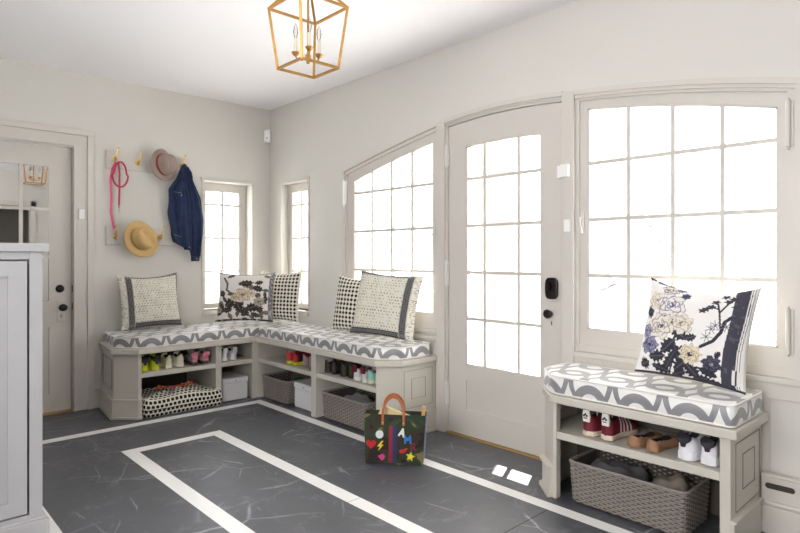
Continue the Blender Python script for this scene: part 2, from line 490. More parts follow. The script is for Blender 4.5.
# fixed posts and trims of the window wall
p = MB(); p.strip(2.360, 2.442, 0, off(trimD, .01), -.022, 0, T, 2); S(p.build('trim_1', trim_m, bevel=.004))
p = MB(); p.strip(3.386, 3.466, 0, off(trimD, .012), -.022, 0, T, 2); S(p.build('trim_2', trim_m, bevel=.004))
p = MB(); p.strip(2.442, 3.386, off(trimD, -.014), off(trimD, .016), -.020, 0, T, 12); p.strip(2.442, 3.386, off(trimD, -.026), off(trimD, -.014), -.010, 0, T, 12)
S(p.build('trim_3', trim_m))
p = MB()   # panelling under the right window
p.box(3.466, 4.60, -.020, 0, .672, .700); p.box(3.466, 4.60, -.012, 0, .60, .672); p.box(4.405, 4.46, -.010, 0, .02, .60); p.box(3.466, 3.53, -.010, 0, .02, .60)
S(p.build('trim_4', trim_m, bevel=.003))
p = MB(); p.box(1.20, 2.36, -.016, 0, .645, .672)
S(p.build('trim_5', trim_m, bevel=.003))

# left wall door: mirror-paned
d1 = thing('door_1', None, None, (0, -2.22, 0), kind='structure')
T = FA; D0, D1 = .045, .085
ya, yb_ = -2.665, -1.805; gl = (-2.50, -1.962)
lf = MB()
lf.strip(ya, gl[0], .012, 2.135, D0, D1, T, 1); lf.strip(gl[1], yb_, .012, 2.135, D0, D1, T, 1)
lf.strip(gl[0], gl[1], 1.972, 2.135, D0, D1, T, 1); lf.strip(gl[0], gl[1], .69, .90, D0, D1, T, 1); lf.strip(gl[0], gl[1], .012, .15, D0, D1, T, 1)
lf.strip(gl[0], gl[1], .15, .69, D0+.012, D1, T, 1)
lf.build('door_leaf', trim_m, d1, world=True)
mm = MB()
for c in (-2.15, -2.33): mm.strip(c-.012, c+.012, .90, 1.972, D0+.003, D0+.02, T, 1)
for z in (1.63, 1.252): mm.strip(gl[0], gl[1], z-.012, z+.012, D0+.004, D0+.02, T, 1)
mm.build('muntin', trim_m, d1, world=True)
MB().strip(gl[0], gl[1], .90, 1.972, D0+.016, D0+.022, T, 1).build('mirror_pane', mirror_m, d1, world=True)
fr = MB(); fr.strip(-1.800, -1.782, 0, 2.148, 0, .12, T, 1); fr.strip(-2.718, -2.67, 0, 2.148, 0, .12, T, 1); fr.strip(-2.67, -1.80, 2.139, 2.148, 0, .12, T, 1)
fr.strip(-1.815, -1.800, 0, 2.139, D1, .12, T, 1)
fr.build('door_frame', trim_m, d1, world=True)
cs = MB()
for (a, b, o) in ((-1.79, -1.665, -.018), (-1.70, -1.650, -.034), (-1.80, -1.785, -.024)):
    cs.strip(a, b, 0, 2.16 if b > -1.7 else 2.15, o, 0, T, 1)
cs.strip(-2.84, -1.665, 2.15, 2.24, -.018, 0, T, 1); cs.strip(-2.86, -1.65, 2.24, 2.285, -.034, 0, T, 1); cs.strip(-2.72, -1.785, 2.148, 2.165, -.024, 0, T, 1)
cs.strip(-1.70, -1.65, 2.15, 2.25, -.033, 0, T, 1)
cs.build('door_casing', trim_m, d1, world=True, bevel=.003)
MB().strip(-2.67, -1.80, 0, .008, -.004, .12, T, 1).build('threshold', thresh_m, d1, world=True)
kn = MB(); kn.lathe([(.001, .072), (.022, .070), (.033, .058), (.033, .048), (.016, .034), (.010, .02), (.018, .004), (.018, 0)], (-D0, -1.873, .845), 16, 'x', 1, .85)
kn.build('door_knob', dark_m, d1, world=True, smooth=True)
kn = MB(); kn.lathe([(.001, .018), (.022, .017), (.030, .010), (.032, 0)], (-D0, -1.885, .994), 18, 'x'); kn.box(-D0+.014, -D0+.026, -1.900, -1.870, .989, .999)
kn.build('deadbolt', dark_m, d1, world=True, smooth='auto')
MB().strip(-1.905, -1.850, .73, .90, D0-.003, D0, T, 1).build('escutcheon', trim_m, d1, world=True, bevel=.003)
MB().strip(-1.880, -1.874, .76, .785, D0-.004, D0-.001, T, 1).build('keyhole', blackgap_m, d1, world=True)
MB().box(-.03, -.008, -1.802, -1.798, .965, 1.02).build('strike_plate', dark_m, d1, world=True)
MB().box(-.03, -.008, -1.802, -1.798, .82, .88).build('strike_plate', dark_m, d1, world=True)

# base trims
b = MB(); b.box(0, .018, -1.65, -1.605, 0, .15); b.box(0, .028, -1.65, -1.615, 0, .022); S(b.build('baseboard_left', trim_m, bevel=.004))
b = MB(); b.box(0, XF, YB, YB+.02, 0, .15); S(b.build('baseboard_back', trim_m))
# dark room behind the doorway in the wall behind the camera
b = MB(); b.box(XF+.15, XF+1.4, -1.9, -1.88, 0, 2.4); b.box(XF+.15, XF+1.4, -.42, -.40, 0, 2.4); b.box(XF+1.4, XF+1.42, -1.9, -.4, 0, 2.4); b.box(XF+.15, XF+1.42, -1.9, -.4, 2.4, 2.42); b.box(XF+.15, XF+1.42, -1.9, -.4, -.02, 0)
S(b.build('wall_hall', wall_m))
b = MB()
b.box(XF-.02, XF, -1.53, -1.45, 0, 2.23); b.box(XF-.02, XF, -.85, -.77, 0, 2.23); b.box(XF-.02, XF, -1.53, -.77, 2.15, 2.23)
S(b.build('trim_6', trim_m))

# ------------------------------------------------------------------ small fixtures
def fixture(name, label, cat, boxes, mat=white_m, group=None, bev=.003):
    m = MB()
    for q in boxes: m.box(*q)
    o = m.build(name, mat, bevel=bev); return tag(o, label, cat, group)
t = thing('corner_alarm', 'small white alarm sensor box mounted high in the corner where the walls meet', 'alarm sensor', (.03, -.04, 2.41), (0, 0, math.radians(45)))
MB().box(-.032, .032, -.022, .022, 0, .13).build('sensor_body', white_m, t, bevel=.008)
MB().box(-.006, .006, -.024, -.02, .035, .05).build('indicator', pbr('grey_plastic', '#8b8b8b', .4), t)
MB().box(-.020, .020, .022, .030, .01, .12).build('mount', pbr('grey_plastic', '#8b8b8b', .4), t)
fixture('door_sensor', 'white rectangular sensor on the arched door post, upper and thicker one', 'door sensor', [(3.395, 3.446, -.052, -.0225, 1.72, 1.795), (3.352, 3.383, -.018, .0115, 1.72, 1.795)])
fixture('door_sensor', 'thin white plate on the post right of the arched door, below the sensor', 'wall plate', [(3.405, 3.448, -.030, -.0225, 1.398, 1.47)])
fixture('door_sensor', 'small white sensor on the casing of the mirrored door', 'door sensor', [(.0185, .032, -1.765, -1.722, 1.555, 1.64)])

def heater():
    t = thing('baseboard_heater', 'cream metal baseboard heater with dark oval slots beside the window bench', 'heater', (5.5, 0, 0))
    m = MB(); m.box(4.436, XF-.05, -.055, -.012, .02, .262); m.box(4.436, XF-.05, -.073, -.012, .13, .150); m.box(4.436, XF-.05, -.068, -.012, .0, .128)
    m.box(4.436, XF-.05, -.062, -.012, .255, .268)
    m.build('housing', trim_m, t, world=True, bevel=.006)
    for k in range(12):
        x = 4.448+k*.172; s = MB(); L = .135 if k else .13
        pts = []
        for a in range(16):
            th = 2*PI*a/16; cx = x+L-.022 if math.cos(th) > 0 else x+.018
            pts.append((cx+.013*math.cos(th), .215+.013*math.sin(th)))
        s.poly(pts, -.057, -.050); s.build('slot', pbr('slot_shadow', '#3c352f', .8), t, world=True)
heater()

# ------------------------------------------------------------------ benches
ZT = .54     # seat top
def prism(m, pts, z0, z1): return m.rings([[(x, y, z0) for x, y in pts], [(x, y, z1) for x, y in pts]])
def panel_rect(m, P0, P1, z0, z1, out, d):
    """thin raised frame line on a vertical face between P0,P1"""
    P0, P1, o = Vector(P0), Vector(P1), Vector(out)
    def q(a, b, za, zb, dd=d):
        A = P0.lerp(P1, a); B = P0.lerp(P1, b)
        m.rings([[(*(A), za), (*(B), za), (*(B+o*dd), za), (*(A+o*dd), za)], [(*(A), zb), (*(B), zb), (*(B+o*dd), zb), (*(A+o*dd), zb)]])
    return q
cb = thing('corner_bench', 'L-shaped greige built-in corner bench with open shoe cubbies and chamfered ends', 'bench', (.4, -.4, 0))
y1 = -.003; x1 = .003
top = MB()
prism(top, [(x1, -1.610), (.505, -1.665), (.64, -1.505), (.64, -.50), (2.24, -.50), (2.375, -.365), (2.375, y1), (x1, y1)], .50, ZT)
top.build('seat_top', bench_m, cb, world=True, bevel=.004)
m = MB()   # left end: side, chamfer
prism(m, [(x1, -1.588), (.485, -1.64), (.612, -1.50), (.612, -1.474), (.55, -1.474), (.45, -1.60), (x1, -1.55)], 0.002, .50)
m.build('end_panel', bench_m, cb, world=True, bevel=.002)
m = MB(); SK = lambda x, y, z: (x, y+.052*(1-x/.485), z)
for a in ((.08, .43, .22, .222), (.08, .43, .45, .452), (.08, .082, .22, .452), (.428, .43, .22, .452)): m.box(a[0], a[1], -1.644, -1.638, a[2], a[3], SK)
m.build('panel_groove', pbr('panel_shadow_gap', '#8d877e', .8), cb, world=True)
m = MB()
for d, z0, z1 in ((.016, 0.001, .145), (.022, .145, .155), (.026, .001, .022)):
    m.rings([[(x1, -1.55, z), (x1, -1.588-d, z), (.485+d*.45, -1.64-d, z), (.612+d, -1.50-d*.45, z), (.612+d, -1.476, z), (.56, -1.476, z), (.46, -1.60, z)] for z in (z0, z1)])
m.build('skirting', bench_m, cb, world=True, bevel=.003)
# dividers, shelves, backs
for y0, yy in ((-.872, -.822),):
    MB().box(.02, .62, y0, yy, .002, .50).build('divider', bench_m, cb, world=True, bevel=.002)
m = MB(); m.box(.59, .62, -.532, -.475, .002, .50); m.box(.02, .59, -.515, -.49, .002, .50); m.box(.597, .62, -.475, -.02, .002, .50)
m.build('corner_post', bench_m, cb, world=True, bevel=.002)
MB().box(1.450, 1.515, -.48, -.02, .002, .50).build('divider', bench_m, cb, world=True, bevel=.002)
m = MB(); prism(m, [(2.231, -.48), (2.235, -.48), (2.352, -.362), (2.352, y1), (2.30, y1), (2.30, -.33), (2.231, -.40)], .002, .50)
m.build('end_panel', bench_m, cb, world=True, bevel=.002)
m = MB()
for z0, z1, e0, e1 in ((.20, .202, -.33, -.05), (.46, .462, -.33, -.05), (.26, .262, -.26, -.12), (.40, .402, -.26, -.12)): m.box(2.350, 2.354, e0, e1, z0, z1)
for e0, z0, z1 in ((-.33, .20, .46), (-.052, .20, .46), (-.26, .26, .40), (-.122, .26, .40)): m.box(2.350, 2.354, e0, e0+.002, z0, z1)
m.build('panel_groove', MATS['panel_shadow_gap'], cb, world=True)
m = MB()
for d, z0, z1 in ((.014, .001, .145), (.020, .145, .155), (.024, .001, .022)):
    m.rings([[(2.24, -.48-d, z), (2.352+d, -.362-d*.4, z), (2.352+d, -.024, z), (2.31, -.024, z), (2.31, -.33, z), (2.24, -.40, z)] for z in (z0, z1)])
m.build('skirting', bench_m, cb, world=True, bevel=.003)
for q in ((.02, .615, -1.50, -.872), (.02, .615, -.822, -.532)):
    MB().box(q[0], q[1], q[2], q[3], .315, .350).build('shelf', bench_m, cb, world=True, bevel=.002)
for q in ((.62, 1.45), (1.515, 2.235)):
    MB().box(q[0], q[1], -.475, -.02, .315, .350).build('shelf', bench_m, cb, world=True, bevel=.002)
m = MB(); m.box(x1, .02, -1.56, -.02, .002, .50); m.box(x1, 2.30, -.02, y1, .002, .50); m.build('back_panel', pbr('shaded_backboard', '#5d554d', .7), cb, world=True)  # backs coloured dark to stand in for the shade inside the cubbies

wbn = thing('window_bench', 'short greige bench with one shoe shelf standing under the right window', 'bench', (4.0, -.2, 0))
m = MB(); prism(m, [(3.445, -.031), (3.445, -.315), (3.585, -.462), (4.460, -.462), (4.460, -.031)], .50, ZT)
m.build('seat_top', bench_m, wbn, world=True, bevel=.005)
m = MB(); prism(m, [(3.468, -.031), (3.468, -.322), (3.592, -.44), (3.612, -.44), (3.612, -.40), (3.50, -.30), (3.50, -.031)], .002, .50)
m.build('end_panel', bench_m, wbn, world=True, bevel=.002)
MB().box(4.388, 4.430, -.44, -.031, .002, .50).build('end_panel', bench_m, wbn, world=True, bevel=.002)
m = MB()
for z0, z1, e0, e1 in ((.175, .178, -.38, -.06), (.462, .465, -.38, -.06), (.25, .253, -.29, -.13), (.40, .403, -.29, -.13)): m.box(4.428, 4.4325, e0, e1, z0, z1)
for e0, z0, z1 in ((-.38, .175, .465), (-.062, .175, .465), (-.29, .25, .40), (-.132, .25, .40)): m.box(4.428, 4.4325, e0, e0+.002, z0, z1)
m.build('panel_groove', MATS['panel_shadow_gap'], wbn, world=True)
m = MB()
for d, z0, z1 in ((.016, .001, .15), (.024, .15, .162)):
    m.box(4.425, 4.430+d, -.445, -.080, z0, z1)
m.build('skirting', bench_m, wbn, world=True, bevel=.003)
m = MB()
for d, z0, z1 in ((.014, .001, .15), (.030, .150, .162), (.030, .001, .022)):
    m.rings([[(3.468-d, -.032, z), (3.468-d, -.322-d*.5, z), (3.585-d*.5, -.436-d*.8, z), (3.592, -.43, z), (3.49, -.30, z), (3.49, -.032, z)] for z in (z0, z1)])
m.build('skirting', bench_m, wbn, world=True, bevel=.003)
m = MB(); prism(m, [(3.612, -.438), (4.388, -.438), (4.388, -.041), (3.502, -.041), (3.502, -.30), (3.612, -.398)], .312, .350); m.build('shelf', bench_m, wbn, world=True, bevel=.003)
m = MB(); m.box(3.50, 4.388, -.040, -.031, .002, .50); m.build('back_panel', pbr('shaded_backboard', '#5d554d', .7), wbn, world=True)  # shade of the shelf space put into the back's colour

# ------------------------------------------------------------------ bench cushions
def fillet(pts, rs, n=6):
    out = []
    N = len(pts)
    for i, p in enumerate(pts):
        r = rs[i] if isinstance(rs, (list, tuple)) else rs
        P = Vector(p); A = Vector(pts[i-1]); B = Vector(pts[(i+1) % N])
        if r <= 0: out.append(tuple(P)); continue
        a = (A-P).normalized(); b = (B-P).normalized()
        half = a.angle(b)/2; t = r/math.tan(half)
        P1 = P+a*t; P2 = P+b*t
        for k in range(n+1):
            s = k/n; q = P1.lerp(P, s).lerp(P.lerp(P2, s), s)
            out.append(tuple(q))
    return out
def inset(pts, d):
    out = []; N = len(pts)
    for i in range(N):
        A, P, B = Vector(pts[i-1]), Vector(pts[i]), Vector(pts[(i+1) % N])
        e1 = (P-A); e2 = (B-P)
        if e1.length < 1e-7: e1 = e2
        if e2.length < 1e-7: e2 = e1
        n1 = Vector((-e1.y, e1.x)).normalized(); n2 = Vector((-e2.y, e2.x)).normalized()
        n = (n1+n2)
        n = n.normalized() if n.length > 1e-6 else n1
        out.append(tuple(P+n*d/max(.4, n.dot(n1))))
    return out
def bench_cushion(label, pts, rs, z0, z1, topuv, uoff=0.0, loc=None, group='arch print bench cushions'):
    """pts counter-clockwise"""
    o = fillet(pts, rs); N = len(o)
    # densify
    dd = []
    for i in range(N):
        A, B = Vector(o[i]), Vector(o[(i+1) % N]); k = max(1, int((B-A).length/.06))
        for j in range(k): dd.append(tuple(A.lerp(B, j/k)))
    o = dd; N = len(o)
    per = [0]
    for i in range(N): per.append(per[-1]+(Vector(o[(i+1) % N])-Vector(o[i])).length)
    t = thing('bench_cushion', label, 'cushion', loc, group=group)
    prof = [(.004, z0), (-.002, z0+.012), (-.005, (z0+z1)/2), (-.002, z1-.010), (.003, z1-.001)]
    rings = [[(*q, z) for q in inset(o, d)] for d, z in prof]
    m = MB()
    zs = [z-z0 for d, z in prof]
    m.rings(rings, cap=False, uvs=lambda i, k: [(per[k]+uoff, zs[i]), (per[k+1]+uoff, zs[i]), (per[k+1]+uoff, zs[i+1]), (per[k]+uoff, zs[i+1])])
    last = rings[-1]; hgt = [(.012, .004), (.026, .007)]
    prev = last
    for d, dz in hgt:
        cur = [(*q, z1+dz) for q in inset(o, d)]
        b = len(m.v); m.v += prev+cur
        for k in range(N):
            k2 = (k+1) % N; f = (b+k, b+k2, b+N+k2, b+N+k)
            m.uv[len(m.f)] = [topuv(*m.v[q][:2]) for q in f]; m.f.append(f)
        prev = cur
    b = len(m.v); m.v += prev; f = tuple(range(b, b+N)); m.uv[len(m.f)] = [topuv(*m.v[q][:2]) for q in f]; m.f.append(f)
    b = len(m.v); m.v += rings[0]; f = tuple(range(b+N-1, b-1, -1)); m.uv[len(m.f)] = [(0, 0)]*N; m.f.append(f)
    m.build('cover', cush_m, t, world=True, smooth='auto', recalc=False)
    for zz in (z0+.006, z1+.001):
        MB().tube([(*q, zz) for q in inset(o, .0)], .005, 6, closed=True).build('piping', pipe_m, t, world=True, smooth=True)
    return t
ZC0, ZC1 = ZT+.001, .625
bench_cushion('grey and white arch print cushion on the bench run under the hook rails',
    [(.03, -1.580), (.47, -1.625), (.605, -1.475), (.605, -.025), (.03, -.02)], [.06, .10, .10, .03, .03], ZC0, ZC1,
    lambda x, y: (-y, .605-x+.085), .08, (.3, -.9, ZT))
bench_cushion('grey and white arch print cushion on the long bench run left of the arched door',
    [(.616, -.475), (2.21, -.475), (2.345, -.34), (2.345, -.035), (.616, -.035)], [.03, .10, .10, .07, .03], ZC0, ZC1,
    lambda x, y: (x, y+.475+.085), .02, (1.4, -.25, ZT))
bench_cushion('grey and white arch print cushion on the short bench under the right window',
    [(3.585, -.440), (4.442, -.440), (4.442, -.045), (3.445, -.045), (3.445, -.30)], [.10, .03, .03, .07, .12], ZC0, ZC1+.008,
    lambda x, y: (x, y+.435+.093), .10, (4.0, -.25, ZT))
#@@PART2
# ------------------------------------------------------------------ painted pillows
def grid_pillow(name, label, size, thick, painter, loc, yaw, tilt, roll=0.0, group=None, N=110, piping=None, pinch=.07, side_col=None, parts=True, mat=None, slump=0.0, uvs=False):
    """upright pillow: local x across, z up (base at 0), front faces -y"""
    W, Hh = size
    t = thing(name, label, 'pillow', loc, (0, 0, 0), group=group)
    t.rotation_euler = (Matrix.Rotation(yaw, 3, 'Z') @ Matrix.Rotation(-tilt, 3, 'X') @ Matrix.Rotation(roll, 3, 'Y')).to_euler()
    g = np.linspace(-1, 1, N+1)
    U, V = np.meshgrid(g, g)
    def surf(sign):
        e = (1-np.abs(U)**2.6)*(1-np.abs(V)**2.6)
        d = thick/2*np.clip(e, 0, 1)**.55
        x = U*W/2*(1-pinch*(1-V*V)*np.abs(U)**3)
        z = (V*Hh/2)*(1-pinch*(1-U*U)*np.abs(V)**3)
        z = z - slump*(1-U*U)*np.clip(V, 0, 1)**3*Hh          # top edge sags
        wr = .0035*np.sin(9*U+5*V+2)*np.sin(7*V-3*U)*np.clip(e, 0, 1)
        y = sign*(d+wr)
        return x, y, z+Hh/2
    for side, sign, nm in (('front', -1, 'cover'), ('back', 1, 'back_cover')):
        n = N if side == 'front' else 24
        if side == 'back':
            gg = np.linspace(-1, 1, n+1); Us, Vs = U, V
            U, V = np.meshgrid(gg, gg)
        x, y, z = surf(sign)
        me = bpy.data.meshes.new(nm)
        P = np.stack([x, y, z], -1).reshape(-1, 3)
        idx = np.arange((n+1)*(n+1)).reshape(n+1, n+1)
        q = np.stack([idx[:-1, :-1], idx[:-1, 1:], idx[1:, 1:], idx[1:, :-1]], -1).reshape(-1, 4)
        if sign > 0: q = q[:, ::-1]
        me.from_pydata(P.tolist(), [], q.tolist())
        if painter is not None:
            c = painter(U.ravel(), V.ravel()) if side == 'front' else np.tile(np.array(side_col or lin('#cfcabd')), (len(P), 1))
            ca = me.color_attributes.new('Col', 'FLOAT_COLOR', 'POINT')
            ca.data.foreach_set('color', np.concatenate([c, np.ones((len(c), 1))], 1).astype(np.float32).ravel())
        if uvs:
            ul = me.uv_layers.new(name='UV'); uu = np.stack([(U*W/2+.5).ravel(), (V*Hh/2+.5).ravel()], -1)
            li = np.zeros(len(me.loops), dtype=np.int32); me.loops.foreach_get('vertex_index', li)
            ul.data.foreach_set('uv', uu[li].astype(np.float32).ravel())
        me.materials.append(mat or pbr('printed_linen', '#ffffff', .85, attr=True, bump=.15, bscale=500))
        me.polygons.foreach_set('use_smooth', [True]*len(me.polygons)); me.update()
        o = bpy.data.objects.new(nm, me); COL.objects.link(o); o.parent = t
        if side == 'back': U, V = Us, Vs
    if piping:
        pts = []
        for (a0, b0, a1, b1) in ((-1, -1, 1, -1), (1, -1, 1, 1), (1, 1, -1, 1), (-1, 1, -1, -1)):
            for k in range(16):
                s = k/16; u = a0+(a1-a0)*s; v = b0+(b1-b0)*s
                x = u*W/2*(1-pinch*(1-v*v)*abs(u)**3); z = v*Hh/2*(1-pinch*(1-u*u)*abs(v)**3)-slump*(1-u*u)*max(v, 0)**3*Hh+Hh/2
                pts.append((x, 0, z))
        MB().tube(pts, .0045, 6, closed=True).build('piping', piping, t, smooth=True)
    return t

rng = np.random.RandomState(3)
def hash2(a, b):
    v = np.sin(a*127.1+b*311.7)*43758.5453
    return v-np.floor(v)
def vnoise(u, v, s):
    x, y = u*s, v*s; i, j = np.floor(x), np.floor(y); fx, fy = x-i, y-j
    fx = fx*fx*(3-2*fx); fy = fy*fy*(3-2*fy)
    return (hash2(i, j)*(1-fx)+hash2(i+1, j)*fx)*(1-fy)+(hash2(i, j+1)*(1-fx)+hash2(i+1, j+1)*fx)*fy
class Paint:
    def __init__(s, U, V, bg): s.U, s.V = U, V; s.c = np.tile(np.array(lin(bg)), (len(U), 1))
    def put(s, m, col, a=1.0):
        m = m.astype(float)*a; s.c = s.c*(1-m[:, None])+np.array(lin(col))*m[:, None]
    def ell(s, cx, cy, rx, ry, ang, col, a=1.0, wob=0, k=0):
        dx, dy = s.U-cx, s.V-cy; c, q = math.cos(ang), math.sin(ang)
        x = (dx*c+dy*q)/rx; y = (-dx*q+dy*c)/ry; r = np.sqrt(x*x+y*y)
        th = np.arctan2(y, x)
        s.put(r < 1+wob*np.sin(k*th+cx*9), col, a)
    def leaf(s, cx, cy, L, Wd, ang, col, vein=None):
        dx, dy = s.U-cx, s.V-cy; c, q = math.cos(ang), math.sin(ang)
        x = (dx*c+dy*q)/L; y = (-dx*q+dy*c)/Wd
        m = (np.abs(x) < 1) & (np.abs(y) < (1-x*x)*(1+.25*np.sin(x*14)))
        s.put(m, col)
        if vein: s.put(m & (np.abs(y) < .10), vein, .8)
    def line(s, pts, w, col):
        for (a, b), (c, d) in zip(pts, pts[1:]):
            ex, ey = c-a, d-b; L2 = ex*ex+ey*ey+1e-9
            t = np.clip(((s.U-a)*ex+(s.V-b)*ey)/L2, 0, 1)
            s.put(np.hypot(s.U-a-t*ex, s.V-b-t*ey) < w, col)
    def flower(s, cx, cy, r, petal, shade, core, n=6):
        dx, dy = s.U-cx, s.V-cy; R = np.hypot(dx, dy)/r; th = np.arctan2(dy, dx)
        edge = .88+.12*np.sin(n*th+cx*7)+.05*np.sin(13*th)
        s.put(R < edge+.06, shade); s.put(R < edge, petal)
        for lv, nn, ph in ((.70, n, .8), (.48, n-1, 2.1), (.30, 4, .3)):
            e = lv*(1+.16*np.sin(nn*th+ph+cx*5))
            s.put((np.abs(R-e) < .045) & (np.sin(th*2.3+ph*3) > -.55), shade)
        s.put((R < .22) & (vnoise(s.U, s.V, 40) > .35), core)
        s.put((R < .8) & (vnoise(s.U+3, s.V, 22) > .80), shade, .6)

def floral_purple(U, V):
    p = Paint(U, V, '#ebe8e6')
    K = '#2e2d38'; K2 = '#3a3743'
    # leaves
    for (x, y, L, W_, a) in [(-.42, .15, .16, .10, .6), (-.18, -.12, .17, .12, 2.6), (-.35, -.38, .20, .13, .9), (-.18, -.50, .2, .09, 1.9), (-.55, -.62, .17, .12, .2),
                             (-.30, -.68, .22, .09, 1.2), (-.08, -.70, .2, .11, .9), (-.45, -.86, .2, .09, -.3), (-.12, -.90, .15, .08, .5), (.12, -.80, .17, .12, 2.3), (.02, -.16, .12, .07, .4),
                             (-.78, -.80, .1, .12, .5), (.28, -.92, .16, .07, .2), (-.85, .25, .09, .13, .2)]:
        p.leaf(x, y, L, W_, a, K, '#5a5864')
    p.line([(-.3, -.95), (-.22, -.6), (-.1, -.35)], .016, K)
    # flowers
    p.flower(-.50, .82, .17, '#d9d2c6', '#4e4a66', '#77718a'); p.flower(-.30, .90, .10, '#8d8aa3', '#403d58', '#403d58')
    p.flower(-.72, .50, .21, '#dfdad2', '#b8a688', '#8f8370'); p.flower(-.42, .44, .28, '#e3dfda', '#8a7f9a', '#5b5480')
    p.flower(-.16, .08, .21, '#e0dbd4', '#b3a288', '#8f7f68'); p.flower(-.56, -.02, .27, '#dfdad3', '#a39380', '#5a4f74')
    p.flower(-.86, -.14, .14, '#9b99b2', '#3f3d5c', '#3f3d5c'); p.flower(-.74, -.42, .19, '#8e8da8', '#3b3a58', '#2f2d48')
    p.flower(.06, -.48, .20, '#dcd2bd', '#a5926c', '#2c2734', 9)
    p.flower(-.18, .70, .09, '#5b5878', '#2f2d44', '#2f2d44')
    # pine branch
    p.line([(.22, -.30), (.42, -.16), (.52, .02), (.56, .22), (.70, .38)], .030, K)
    p.line([(.50, .10), (.46, .36), (.40, .58)], .016, K); p.line([(.46, .40), (.56, .60), (.66, .72)], .014, K); p.line([(.44, .46), (.28, .50)], .013, K)
    for (x, y) in [(.22, .44), (.30, .50), (.16, .40), (.36, .62), (.56, .66), (.64, .74), (.50, .78), (.70, .55)]:
        p.ell(x, y, .065, .045, .3, K2, 1, .3, 5)
    for (x, y) in [(.36, .06), (.42, .14), (.60, .14), (.30, -.10)]:
        for k in range(7): p.line([(x, y), (x+.10*math.cos(k*.9), y+.10*math.sin(k*.9))], .006, '#6b6976')
    p.flower(.44, -.60, .17, '#4b4a5e', '#26252f', '#8a8797'); p.leaf(.40, -.78, .16, .08, 2.9, K); p.leaf(.52, -.40, .08, .05, 1, K)
    p.line([(.22, -.72), (.34, -.70)], .02, K)
    p.leaf(.46, -.95, .2, .06, 0, K)
    # stripe and lined selvedge on the right
    b = .63+.03*np.sin(V*3)
    m = (U > b) & (U < b+.23); p.put(m, '#3f3e4b'); p.put(m & (vnoise(U, V, 16) > .78), '#55545f')
    p.put((U > b+.25) & (U < b+.262), '#2c2b34'); p.put((U > b+.29) & (U < b+.300), '#2c2b34'); p.put(U > .965, '#d8d6d2')
    m = (U > .70) & (V < -.62) & (U < .93) & (V > -.90); p.put(m & (U > .78), '#e5e3df'); p.put(m & (np.abs(U-.85) < .012), '#33323c')
    p.put((V > .93) & (U < -.3) & (vnoise(U, V, 12) > .35), '#3a3947')
    p.put((V < -.955), '#3a3944')
    return p.c
def floral_brown(U, V):
    p = Paint(U, V, '#e4e0db')
    K = '#332f2b'; K2 = '#57514b'
    rs = random.Random(5)
    for _ in range(46):
        x, y = rs.uniform(-.95, .8), rs.uniform(-.95, .9)
        if math.hypot(x+.1, y-.05) < .30 or (y > .2 and rs.random() < .45): continue
        p.leaf(x, y, rs.uniform(.09, .2), rs.uniform(.05, .11), rs.uniform(0, PI), rs.choice([K, K2, K, '#6d665f']), '#7b756d')
    for (x, y, L, W_, a) in [(.05, .52, .28, .13, .1), (.48, .30, .2, .12, -.4), (-.45, -.25, .26, .16, .7), (-.15, -.42, .24, .16, 2.0), (.30, -.45, .26, .17, .4), (.05, -.62, .22, .14, 1.2), (-.55, -.55, .18, .12, .2), (.55, -.50, .18, .13, 2.2), (-.78, .1, .12, .14, .5), (.5, .55, .16, .09, .2)]:
        p.leaf(x, y, L, W_, a, K, '#6b645c')
    p.line([(-.75, .75), (-.60, .5), (-.62, .25), (-.45, .1)], .035, K2)
    p.flower(-.02, .06, .30, '#d9cbb6', '#9c8a70', '#77664e'); p.flower(-.30, -.05, .17, '#d6c7ae', '#8d7b62', '#77664e'); p.flower(.26, .12, .16, '#dccfbb', '#a08e74', '#77664e')
    p.flower(.55, -.22, .20, '#b8afa0', '#6d6456', '#4a4339'); p.flower(-.88, -.55, .12, '#c3bdb2', '#6d6456', '#4a4339')
    m = (U > .86); p.put(m, '#6d6a70'); p.put(m & (vnoise(U, V, 26) > .55), '#a5a2a4')
    p.put((V > .93), '#8a878a'); p.put((V < -.93) & (vnoise(U, V, 30) > .25), '#2c2a2b')
    return p.c
def block_print(mirror):
    def f(U, V):
        u = -U if mirror else U
        p = Paint(U, V, '#dcd8ca')
        # speckled centre
        s = 11; row = np.floor(V*s); cu = np.floor(U*s*1.0+.5*(row % 2)); fu = U*s+.5*(row % 2)-cu-.5; fv = V*s-row-.5
        h = hash2(cu, row); h2 = hash2(cu+9, row+4)
        wd = .10+.16*h2; hh = .13+.12*hash2(cu+1, row)
        p.put((np.abs(fu-(h-.5)*.4) < wd) & (np.abs(fv) < hh) & (h > .14), '#45433f', .75)
        
        border = (((u > -.80) & (u < -.56)) | (u > .95) | (V < -.80) | (V > .90)) & (u > -.80)
        p.put(border, '#3b3a3e')
        P_ = .075
        z = np.abs(((V/P_) % 1)-.5)*2; z2 = np.abs(((U/P_) % 1)-.5)*2
        a = (u+.80)/.24; bb = (V+1)/.20
        m = border & (u < -.56) & (np.abs(np.abs(a-.5)-.28*z) < .035); p.put(m, '#a9a6a0')
        m = border & (V < -.80) & (np.abs(np.abs(bb-.5)-.28*z2) < .035); p.put(m, '#a9a6a0')
        p.put(border & (V > .90) & (z2 > .6), '#a5a29d'); p.put(border & ((np.abs(u+.785) < .012) | (np.abs(u+.575) < .012)), '#b0ada6')
        st = (u < -.80); p.put(st, '#e3dfd2'); p.put(st & (hash2(np.floor(U*22), np.floor(V*18)) > .62) & (np.abs((V*18) % 1-.5) < .2), '#6b675f', .7)
        return p.c
    return f
ZP = .646
grid_pillow('throw_pillow', 'cream block print pillow with a dark border leaning on the hook wall above the bench', (.49, .47), .13, block_print(False), (.225, -1.250, ZP+.004), math.radians(84), math.radians(13), math.radians(-2), slump=.045, N=150)
